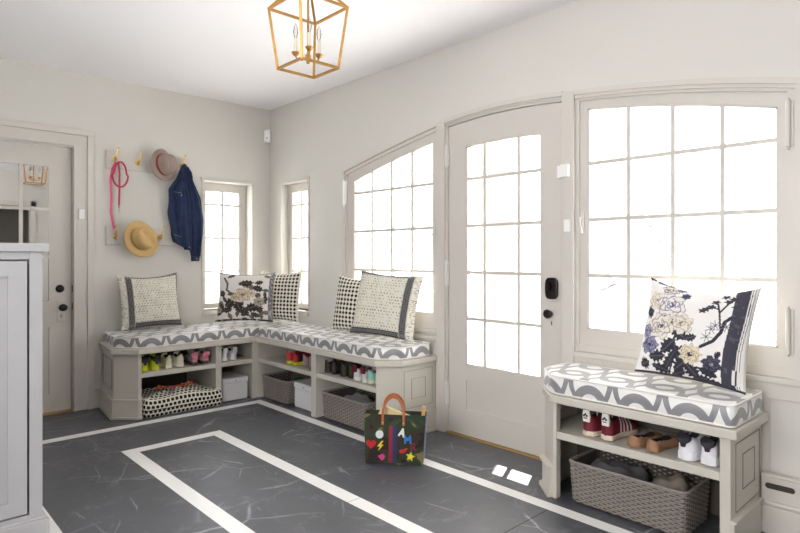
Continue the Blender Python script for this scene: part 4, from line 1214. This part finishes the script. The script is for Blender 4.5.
def jacket():
    t = thing('denim_jacket', 'dark blue denim jacket hanging from the last upper brass hook', 'jacket', (.07, -.90, 2.08))
    den = pbr('dark_denim', '#203052', .85, noise=.6, nscale=16, bump=.35, bscale=350)
    def interp(tab, z):
        tab = sorted(tab)
        for (a, va), (b, vb) in zip(tab, tab[1:]):
            if a <= z <= b: return va+(vb-va)*(z-a)/(b-a)
        return tab[0][1] if z < tab[0][0] else tab[-1][1]
    def cloth(name, left, right, zt, zb, depth, x0, mat, nf=5, ph=0, amp=.013, hem=None):
        m = MB(); seg = 44; rings = []; n = 30
        for i in range(n+1):
            z = zt+(zb-zt)*i/n; l, r = interp(left, z), interp(right, z); c, h = (l+r)/2, max(.008, (r-l)/2)
            g = min(1, i/6); d = depth*(.45+.55*g)
            ring = []
            for k in range(seg):
                a = 2*PI*k/seg; cx = math.cos(a)
                fold = amp*g*math.sin(nf*cx*2.2+ph+z*2.5)+amp*.5*g*math.sin(nf*4*cx+z*9+ph*2)
                y = c+h*cx*(1+.03*math.sin(z*24+ph)); x = x0+d*abs(math.sin(a))**.7*(1 if math.sin(a) > 0 else -.35)+(fold if math.sin(a) > 0 else 0)
                zz = z+(hem(cx) if hem else 0)*(i/n)**2
                ring.append((max(x, .022), y, zz))
            rings.append(ring)
        m.rings(rings); return m.build(name, mat, t, world=True, smooth=True)
    # body (back panel gathered) and sleeve
    cloth('body', [(2.09, -.925), (1.95, -.985), (1.86, -1.045), (1.65, -1.055), (1.45, -1.025), (1.37, -.99)],
          [(2.09, -.895), (1.93, -.865), (1.78, -.80), (1.60, -.80), (1.36, -.83)], 2.09, 1.385, .066, .050, den, 5, .4, .021, lambda c: -.045*(c+1))
    cloth('sleeve', [(2.06, -.915), (1.9, -.90), (1.6, -.88), (1.40, -.87), (1.25, -.845)],
          [(2.06, -.875), (1.92, -.832), (1.78, -.762), (1.60, -.732), (1.45, -.740), (1.25, -.778)], 2.06, 1.255, .056, .068, den, 3, 1.7, .017)
    cloth('sleeve', [(1.98, -.965), (1.7, -.955), (1.45, -.945), (1.345, -.925)], [(1.98, -.915), (1.7, -.875), (1.5, -.862), (1.345, -.870)], 1.98, 1.345, .045, .095, den, 2, .9, .007)
    cuff = pbr('denim_cuff', '#1f2d4a', .85, bump=.3, bscale=350)
    cloth('cuff', [(1.262, -.852), (1.21, -.852)], [(1.262, -.772), (1.21, -.780)], 1.262, 1.212, .042, .070, cuff, 2, 0, .002)
    cloth('cuff', [(1.36, -.935), (1.31, -.925)], [(1.36, -.868), (1.31, -.862)], 1.36, 1.315, .036, .098, cuff, 2, 0, .002)
    m = MB()   # collar
    m.tube([(.075, -.935, 2.055), (.110, -.945, 1.99), (.125, -.930, 1.93), (.120, -.905, 1.90)], [.010, .018, .018, .008], 10)
    m.tube([(.080, -.890, 2.065), (.115, -.878, 2.01), (.120, -.862, 1.96)], [.010, .016, .008], 10)
    m.tube([(.068, -.925, 2.075), (.074, -.910, 2.092), (.068, -.893, 2.075)], .008, 8)
    m.build('collar', den, t, world=True, smooth=True)
    st = pbr('pale_stitching', '#8f9bb5', .8); m = MB()
    m.tube([(.120, -1.03, 1.83), (.128, -.99, 1.825), (.126, -.95, 1.82)], .0018, 4)
    m.tube([(.120, -1.025, 1.45), (.124, -.98, 1.435), (.118, -.93, 1.42)], .0018, 4)
    m.build('stitching', st, t, world=True)
    m = MB()
    for p in ((.131, -.965, 1.80), (.112, -.815, 1.237), (.134, -.895, 1.338)):
        m.lathe([(.001, .005), (.0045, .004), (.005, 0)], p, 10, 'x')
    m.build('button', pbr('silver_button', '#c9c4bd', .3, metal=1), t, world=True)
jacket()

# ------------------------------------------------------------------ lantern
def lantern():
    c = Vector((2.922, -1.500, 0))
    t = thing('lantern_pendant', 'gold open-frame lantern pendant with candle bulbs hanging from the ceiling', 'pendant light', (c.x, c.y, 2.15))
    zb, zt, za = 2.152, 2.440, 2.585; hb, ht = .103, .134
    r = .0054
    def bar(m, a, b, rr=r):
        a, b = Vector(a), Vector(b); d = (b-a).normalized(); s = d.cross(Vector((0, 0, 1)))
        s = s.normalized() if s.length > .1 else Vector((1, 0, 0)); u = s.cross(d)
        e = d*rr*.6
        m.rings([[tuple(p+s*x*rr+u*y*rr) for x, y in ((-1, -1), (1, -1), (1, 1), (-1, 1))] for p in (a-e, b+e)])
    cn = [(-1, -1), (1, -1), (1, 1), (-1, 1)]
    B = [(c.x+x*hb, c.y+y*hb, zb) for x, y in cn]; Tt = [(c.x+x*ht, c.y+y*ht, zt) for x, y in cn]; A_ = [(c.x+x*.012, c.y+y*.012, za) for x, y in cn]
    m = MB()
    for k in range(4): bar(m, B[k], B[(k+1) % 4]); bar(m, Tt[k], Tt[(k+1) % 4]); bar(m, B[k], Tt[k]); bar(m, Tt[k], A_[k])
    m.build('frame', gold_m, t, world=True)
    m = MB(); m.lathe([(.001, 2.172), (.007, 2.175), (.009, 2.185), (.006, 2.192), (.013, 2.200), (.013, 2.214), (.0055, 2.222), (.0055, 2.56), (.012, 2.565), (.016, 2.590), (.006, 2.600), (.001, 2.602)], (c.x, c.y, 0), 14)
    m.build('centre_rod', gold_m, t, world=True, smooth='auto')
    F = Vector((-.7314, .6820, 0)); R = Vector((.6820, .7314, 0))
    for rr, dd in ((-.062, .014), (.015, -.058), (.046, .043)):
        p = c+R*rr+F*dd
        m = MB(); m.tube([(c.x, c.y, 2.205), tuple(c.lerp(p, .5)+Vector((0, 0, 2.194))), tuple(c.lerp(p, .9)+Vector((0, 0, 2.200))), (p.x, p.y, 2.216)], .004, 8)
        arm = m.build('arm', gold_m, t, world=True, smooth=True)
        def sub(mb, name, mat):
            o = mb.build(name, mat, None, smooth='auto')
            for v in o.data.vertices: v.co -= Vector(t.location)
            o.parent = arm; return o
        sub(MB().lathe([(.004, 2.214), (.012, 2.219), (.0195, 2.232), (.0185, 2.234), (.006, 2.229), (.001, 2.228)], (p.x, p.y, 0), 16), 'drip_pan', gold_m)
        sub(MB().lathe([(.0085, 2.229), (.0085, 2.300), (.001, 2.301)], (p.x, p.y, 0), 14), 'candle_sleeve', pbr('candle_ivory', '#e3dccb', .6))
        sub(MB().lathe([(.005, 2.300), (.009, 2.315), (.0115, 2.330), (.009, 2.350), (.004, 2.366), (.001, 2.374)], (p.x, p.y, 0), 14), 'bulb', bulb_m())
    # chain and canopy
    z = 2.602; k = 0
    while z < 2.722:
        m = MB(); pts = []
        for a in range(12):
            th = 2*PI*a/12; q = .008*math.cos(th); w = z+.012+.014*math.sin(th)
            pts.append((c.x+(q if k % 2 else 0), c.y+(0 if k % 2 else q), w))
        m.tube(pts, .0022, 6, closed=True); m.build('chain_link', gold_m, t, world=True, smooth=True)
        z += .0205; k += 1
    MB().lathe([(.001, 2.715), (.02, 2.72), (.055, 2.738), (.06, 2.749), (.001, 2.7495)], (c.x, c.y, 0), 24).build('ceiling_canopy', gold_m, t, world=True, smooth='auto')
def bulb_m():
    if 'clear_bulb' in MATS: return MATS['clear_bulb']
    m = bpy.data.materials.new('clear_bulb'); m.use_nodes = True; nt = m.node_tree
    nt.nodes.remove(nt.nodes['Principled BSDF']); t = nt.nodes.new('ShaderNodeBsdfTransparent'); t.inputs[0].default_value = (.95, .93, .9, 1)
    g = nt.nodes.new('ShaderNodeBsdfGlossy'); g.inputs['Roughness'].default_value = .05
    lw = nt.nodes.new('ShaderNodeLayerWeight'); lw.inputs[0].default_value = .25
    mx = nt.nodes.new('ShaderNodeMixShader'); nt.links.new(lw.outputs['Fresnel'], mx.inputs[0]); nt.links.new(t.outputs[0], mx.inputs[1]); nt.links.new(g.outputs[0], mx.inputs[2])
    nt.links.new(mx.outputs[0], nt.nodes['Material Output'].inputs[0]); MATS['clear_bulb'] = m; return m
lantern()

# ------------------------------------------------------------------ storage cabinet on the left
def cabinet():
    t = thing('storage_cabinet', 'tall pale grey cabinet with recessed-panel door at the left edge', 'cabinet', (2.0, -3.3, 0))
    F_ = 2.30; E_ = -2.478; YE = YB+.02
    MB().box(1.70, F_-.06, YE, E_, .002, 1.272).build('carcass', cab_m, t, world=True, bevel=.002)
    m = MB(); m.box(F_-.06, F_, E_-.049, E_, .10, 1.272); m.box(F_-.06, F_, YE, E_-.05, 1.240, 1.272); m.box(F_-.06, F_, YE, E_-.05, .10, .126)
    m.box(F_-.06, F_, -3.385, -3.345, .128, 1.238)
    m.build('face_frame', cab_m, t, world=True)
    m = MB(); m.box(1.68, F_+.022, YE, E_+.022, .002, .098); m.box(1.685, F_+.016, YE, E_+.016, .098, .106); m.build('skirting', cab_m, t, world=True, bevel=.003)
    MB().box(1.68, F_+.020, YE, E_+.022, 1.273, 1.310).build('top', cab_m, t, world=True, bevel=.003)
    for a, b in ((-3.338, -2.536), (YE+.03, -3.392)):
        m = MB(); st = .070
        m.box(F_-.018, F_+.001, b-st, b, .134, 1.232); m.box(F_-.018, F_+.001, a, a+st, .134, 1.232)
        m.box(F_-.018, F_+.001, a+st, b-st, 1.166, 1.232); m.box(F_-.018, F_+.001, a+st, b-st, .134, .195); m.box(F_-.022, F_-.014, a+st, b-st, .195, 1.166)
        d = m.build('door', cab_m, t, world=True)
        k = MB(); k.lathe([(.001, F_+.028), (.013, F_+.024), (.015, F_+.016), (.006, F_+.008), (.006, F_+.001)], (0, (a+st/2) if a > -3.4 else (b-st/2), .75), 16, 'x')
        k.build('knob', brass_m, d, smooth=True)
        for o in (bpy.data.objects[-1],) if False else (): pass
cabinet()
for o in bpy.data.objects:      # knobs were laid out in world space; move them under their doors
    if o.name.startswith('knob') and o.parent and o.parent.parent:
        for v in o.data.vertices: v.co -= Vector(o.parent.parent.location)

# ------------------------------------------------------------------ tote bag
def camo():
    m = bpy.data.materials.new('camouflage_canvas'); m.use_nodes = True; nt = m.node_tree; b = nt.nodes['Principled BSDF']
    tc = nt.nodes.new('ShaderNodeTexCoord'); n = nt.nodes.new('ShaderNodeTexNoise'); n.inputs['Scale'].default_value = 9; n.inputs['Detail'].default_value = 2.0
    n.inputs['Distortion'].default_value = .6
    nt.links.new(tc.outputs['Object'], n.inputs['Vector'])
    r = nt.nodes.new('ShaderNodeValToRGB'); r.color_ramp.interpolation = 'CONSTANT'
    e = r.color_ramp.elements; e[0].position = 0; e[0].color = (*lin('#26221d'), 1); e[1].position = .40; e[1].color = (*lin('#3b2f22'), 1)
    for p, c in ((.47, '#2c3a27'), (.58, '#3a4a30'), (.63, '#7d6c4c')):
        x = e.new(p); x.color = (*lin(c), 1)
    nt.links.new(n.outputs['Fac'], r.inputs[0]); nt.links.new(r.outputs[0], b.inputs['Base Color']); b.inputs['Roughness'].default_value = .85
    return m
def tote():
    t = thing('tote_bag', 'camouflage tote bag with coloured patches and leather handles standing on the floor', 'bag', (2.636, -.671, .001), (0, 0, math.radians(39)))
    cm = camo(); W0, W1, D0, D1, Hh = .172, .188, .062, .050, .295
    def ring(w, d, z, n=10, bow=0.0):
        pts = []
        for k in range(n): pts.append((-w+2*w*k/n, -d-bow*math.sin(PI*k/n), z))
        for k in range(4): pts.append((w, -d+2*d*k/4, z))
        for k in range(n): pts.append((w-2*w*k/n, d+bow*.6*math.sin(PI*k/n), z))
        for k in range(4): pts.append((-w, d-2*d*k/4, z))
        return pts
    m = MB(); R = []
    for i in range(9):
        s = i/8; R.append(ring(W0+(W1-W0)*s, D0+(D1-D0)*s, .002+Hh*s, bow=.008*math.sin(PI*s)))
    R.append(ring(W1-.004, D1-.004, Hh+.002)); R.append(ring(W1-.006, D1-.006, Hh-.03)); R.append(ring(W0-.006, D0-.006, .012))
    m.rings(R); m.build('canvas_body', cm, t)
    yf = lambda s: -(D0+(D1-D0)*s)-.008*math.sin(PI*s)-.0015
    def patch(name, pts, col, th=.003):
        m = MB(); cz = sum(p[1] for p in pts)/len(pts)
        n = len(pts); pp = []
        for (a0, b0), (a1, b1) in zip(pts, pts[1:]+pts[:1]):
            k = max(1, int(abs(b1-b0)/.03)) if len(pts) == 4 else 1
            pp += [(a0+(a1-a0)*j/k, b0+(b1-b0)*j/k) for j in range(k)]
        if len(pts) == 4:
            h_ = len(pp)//2; L_ = [(pts[0][0]+(pts[3][0]-pts[0][0])*j/9, pts[0][1]+(pts[3][1]-pts[0][1])*j/9) for j in range(10)]; R_ = [(pts[1][0]+(pts[2][0]-pts[1][0])*j/9, pts[1][1]+(pts[2][1]-pts[1][1])*j/9) for j in range(10)]
            m.rings([[(a, yf(b/Hh)+.001, b), (c2, yf(d2/Hh)+.001, d2), (c2, yf(d2/Hh)-th, d2), (a, yf(b/Hh)-th, b)] for (a, b), (c2, d2) in zip(L_, R_)])
        else:
            m.rings([[(a, yf(b/Hh)+.001, b) for a, b in pts], [(a, yf(b/Hh)-th, b) for a, b in pts]])
        return m.build(name, pbr('patch_'+col, col, .7), t)
    # photo pixels on the bag face: local x = (px-396)/163.., z = (462-py)/163
    q = lambda lst, cx, cz, s: [(cx+a*s, cz+b*s) for a, b in lst]
    patch('red_stripe', [(-.032, .012), (-.009, .012), (-.008, .233), (-.030, .233)], '#8c2230', .0015)
    patch('navy_stripe', [(-.008, .012), (.017, .012), (.018, .233), (-.007, .233)], '#27305e', .0015)
    patch('round_badge', [(-.087+.024*math.cos(a*PI/8), .180+.024*math.sin(a*PI/8)) for a in range(16)], '#d9e0df')
    heart = []
    for k in range(28):
        a = 2*PI*k/28; heart.append((.0019*16*math.sin(a)**3, .0019*(13*math.cos(a)-5*math.cos(2*a)-2*math.cos(3*a)-math.cos(4*a))))
    patch('heart_patch', [(-.138+x, .121+z) for x, z in heart], '#c41f2c')
    patch('lightning_patch', q([(.2, 1), (-.7, -.1), (-.15, -.1), (-.5, -1), (.6, .25), (.05, .25), (.6, 1)], -.080, .112, .030), '#ecd229')
    patch('pink_patch', q([(-1, .2), (-.3, .6), (.4, .9), (1, .3), (.7, -.5), (.1, -1), (-.5, -.4)], -.075, .045, .022), '#d63f8c')
    patch('lips_patch', q([(-1.1, -.2), (-.5, .35), (0, .25), (.5, .7), (1.1, .6), (.7, 0), (.1, -.5), (-.6, -.6)], .058, .088, .025), '#cf1f2d')
    star = [((.030 if k % 2 == 0 else .013)*math.sin(2*PI*k/10+.2)+.100, (.030 if k % 2 == 0 else .013)*math.cos(2*PI*k/10+.2)+.055) for k in range(10)]
    patch('star_patch', star, '#f0dc2a')
    patch('splash_patch', [((.030 if k % 2 == 0 else .014)*math.sin(2*PI*k/14)+.060, (.018 if k % 2 == 0 else .008)*math.cos(2*PI*k/14)+.026) for k in range(14)], '#15150f')
    # letters A M R as strokes
    def strokes(name, segs, cx, cz, s, col, ang, w=.0055):
        m = MB(); ca, sa = math.cos(ang), math.sin(ang)
        for (a, b), (c, d) in segs:
            P = Vector((a, b))*s; Q = Vector((c, d))*s; e = (Q-P).normalized(); nn = Vector((-e.y, e.x))*w; P -= e*w*.6; Q += e*w*.6
            pts = [P+nn, Q+nn, Q-nn, P-nn]; pts = [(cx+p.x*ca-p.y*sa, cz+p.x*sa+p.y*ca) for p in pts]
            m.rings([[(x, yf(z/Hh)+.001, z) for x, z in pts], [(x, yf(z/Hh)-.004, z) for x, z in pts]])
        m.build(name, pbr('letter_'+col, col, .6), t)
    strokes('letter_a', [((-.7, -1), (0, 1)), ((0, 1), (.7, -1)), ((-.4, -.3), (.4, -.3))], .050, .196, .021, '#e6e6e2', -.25)
    strokes('letter_m', [((-.8, -1), (-.8, 1)), ((-.8, 1), (0, -.2)), ((0, -.2), (.8, 1)), ((.8, 1), (.8, -1))], .084, .156, .020, '#2a78c8', .05)
    strokes('letter_r', [((-.6, -1), (-.6, 1)), ((-.6, 1), (.3, 1)), ((.3, 1), (.6, .5)), ((.6, .5), (.3, 0)), ((.3, 0), (-.6, 0)), ((0, 0), (.7, -1))], .117, .112, .020, '#7a2333', .1, .0045)
    # handles
    for y, nm in ((-D1-.006, 0), (D1+.004, 1)):
        hx = .064; off_x = -.005 if nm == 0 else -.015; top = .150
        pts = []
        for k in range(25):
            a = PI*k/24; pts.append((off_x+hx*math.cos(a)*(1 if abs(math.cos(a)) < .95 else 1), y*(1-.35*math.sin(a)), Hh-.015+(top-.03)*math.sin(a)**.8))
        pts = [(off_x+hx, y-.004*(1 if y < 0 else -1), Hh-.060)]+pts+[(off_x-hx, y-.004*(1 if y < 0 else -1), Hh-.060)]
        m = MB(); rings = []
        P = [Vector(p) for p in pts]
        for i, p in enumerate(P):
            d = (P[min(i+1, len(P)-1)]-P[max(i-1, 0)]).normalized(); s = d.cross(Vector((0, 1, 0))).normalized()
            w = .008
            rings.append([tuple(p+s*a+Vector((0, b, 0))) for a, b in ((-w, -.003), (w, -.003), (w, .003), (-w, .003))])
        m.rings(rings); hd = m.build('handle', lea_m, t, bevel=.001)
        m = MB()
        for q2 in (-1, 1): m.lathe([(.001, -.007), (.004, -.006), (.004, .002)], (off_x+q2*hx, y-.004 if y < 0 else y+.004, Hh-.045), 8, 'y')
        m.build('rivet', pbr('brass', '#c99a45', .25, metal=1), hd)
    m = MB(); m.lathe([(.001, -.006), (.017, -.005), (.018, 0)], (-.020, yf(.92)+.002, Hh-.022), 16, 'y'); m.build('snap_flap', pbr('black_leather', '#15130f', .5), t)
    m = MB(); m.tube([(-W1-.002, -.01, Hh-.02), (-W1-.020, -.015, Hh-.004), (-W1-.030, -.01, Hh-.024), (-W1-.015, 0, Hh-.035)], .003, 6); m.build('side_clasp', pbr('steel', '#b9b7b5', .3, metal=1), t)
    st = MB(); st.rings([[(W0+.0012, -.03, .02), (W0+.0012, .045, .02), (W0+.004, .045, .02), (W0+.004, -.03, .02)], [(W1+.002, -.035, Hh-.01), (W1+.002, .035, Hh-.01), (W1+.006, .035, Hh-.01), (W1+.006, -.035, Hh-.01)]])
    st.build('side_panel', pbr('blue_white_print', '#8f93b5', .8, noise=.9, nscale=60), t)
    return t
tb = tote()
Mt = Matrix.Translation(tb.location) @ Matrix.Rotation(math.radians(39), 4, 'Z')
# things inside the bag
def inbag(name, label, cat, mb, mat, loc, rot=(0, 0, 0), **k):
    o = mb.build(name, mat, **k); o.location = Mt @ Vector(loc); o.rotation_euler = (rot[0], rot[1], math.radians(39)+rot[2]); return tag(o, label, cat)
m = MB(); m.rings([[(-.115, -.010, .03), (.125, -.010, .03), (.125, .012, .03), (-.115, .012, .03)], [(-.110, -.010, .27), (.130, -.010, .27), (.130, .012, .27), (-.110, .012, .27)], [(-.070, -.008, .345), (-.02, -.008, .325), (-.02, .010, .325), (-.070, .010, .345)]])
inbag('canvas_pouch', 'cream canvas pouch sticking out of the camouflage tote bag', 'pouch', m, pbr('cream_canvas', '#d9c79a', .85, noise=.08, nscale=30), (-.005, .0, .0), bevel=.004)
m = MB(); m.box(-.011, .011, -.007, .007, 0, .33)
inbag('wooden_brush', 'pale wooden brush handle poking up at the side of the tote bag', 'brush', m, pbr('pale_wood', '#d1ab6c', .55, noise=.12, nscale=40), (.125, .022, .010), (0, math.radians(9), 0), bevel=.004)

tag(MB().box(2.39, 2.70, .46, .60, -.25, 2.55).build('sun_block_post', trim_m), 'white post added outside the arched door to block sun', 'post')  # added post, sized and placed to keep sun off the door's left panes
# outdoors beyond the glass: trees painted near white to look overexposed
def conifer(label, x, y, h, r, seed):
    t = thing('conifer_tree', label, 'tree', (x, y, -.25), group='pale trees beyond the windows'); rs = random.Random(seed)
    MB().tube([(0, 0, 0), (0, 0, h*.95)], [.12, .03], 8).build('trunk', pbr('bark', '#e2e0de', .9), t)
    m = MB()
    for k in range(260):
        z = h*(.06+.9*rs.random()**1.1); rr = r*(1-z/h)*rs.uniform(.55, 1.05)+.05; a = rs.uniform(0, 2*PI); tip = Vector((rr*math.cos(a), rr*math.sin(a), z-.25*rr)); b = Vector((0, 0, z+.05))
        s = Vector((-math.sin(a), math.cos(a), 0))*(.10+.12*rr)
        mid = b.lerp(tip, .6)
        m._add([tuple(b), tuple(mid+s), tuple(tip), tuple(mid-s), tuple(mid+Vector((0, 0, -.06)))], [(0, 1, 2), (0, 2, 3), (0, 4, 1), (1, 4, 2), (2, 4, 3), (3, 4, 0)])
    m.build('foliage', pbr('overexposed_needles', '#e6e8e8', .9, noise=.3, nscale=3), t, recalc=False)
conifer('pale conifer seen through the right arched window', 3.2, 8.5, 5.5, 1.8, 1)
conifer('pale conifer glimpsed through the arched door glass', -.8, 9.5, 6.0, 2.0, 2)

cam = bpy.data.cameras.new('camera'); co = bpy.data.objects.new('camera', cam); COL.objects.link(co)
co.location = (5.25, -3.07, 1.25); co.rotation_euler = (PI/2, 0, math.radians(137-90))
cam.sensor_width = 36; cam.lens = 36*580/800; cam.shift_y = -9.5/800; cam.clip_start = .05
scene.camera = co
# ------------------------------------------------------------------ outdoors and light
gr = MB(); gr.box(-14, 20, .35, 26, -.35, -.25); gr.box(-14, -.30, -12, .35, -.35, -.25)
S(gr.build('ground_outside', pbr('pale_bounce_ground', '#dfe1e0', .9, noise=.15, nscale=2)))  # ground coloured pale to bounce more light up to the ceiling
S(MB().box(-.6, 4.9, .30, .95, 2.55, 2.62).build('sun_block_slab', trim_m))  # unseen overhang added to keep sun off the upper panes
w = bpy.data.worlds.new('overcast'); scene.world = w; w.use_nodes = True
w.node_tree.nodes['Background'].inputs[0].default_value = (.96, .985, 1, 1)
w.node_tree.nodes['Background'].inputs[1].default_value = 3.8
sun = bpy.data.lights.new('sun', 'SUN'); sun.energy = 24; sun.angle = .01; sun.color = (1, .96, .9)
so = bpy.data.objects.new('sun', sun); COL.objects.link(so)
so.rotation_euler = Vector((-.25, .54, 1)).to_track_quat('Z', 'Y').to_euler()
def fill_area(loc, rot, sx, sy, e, name='fill_light'):
    l = bpy.data.lights.new(name, 'AREA'); l.shape = 'RECTANGLE'; l.size = sx; l.size_y = sy; l.energy = e; l.color = (1, .98, .96)
    o = bpy.data.objects.new(name, l); COL.objects.link(o); o.location = loc; o.rotation_euler = rot
fill_area((4.4, YB-.10, 1.6), (PI/2+.22, 0, 0), 2.2, 1.4, 34)  # unseen area lamp added as interior fill
vs = scene.view_settings; vs.view_transform = 'Standard'; vs.look = 'None'; vs.gamma = 1; vs.use_curve_mapping = False
vs.exposure = 0.58
scene.cycles.use_denoising = True
scene.cycles.max_bounces = 8; scene.cycles.diffuse_bounces = 5; scene.cycles.transparent_max_bounces = 16
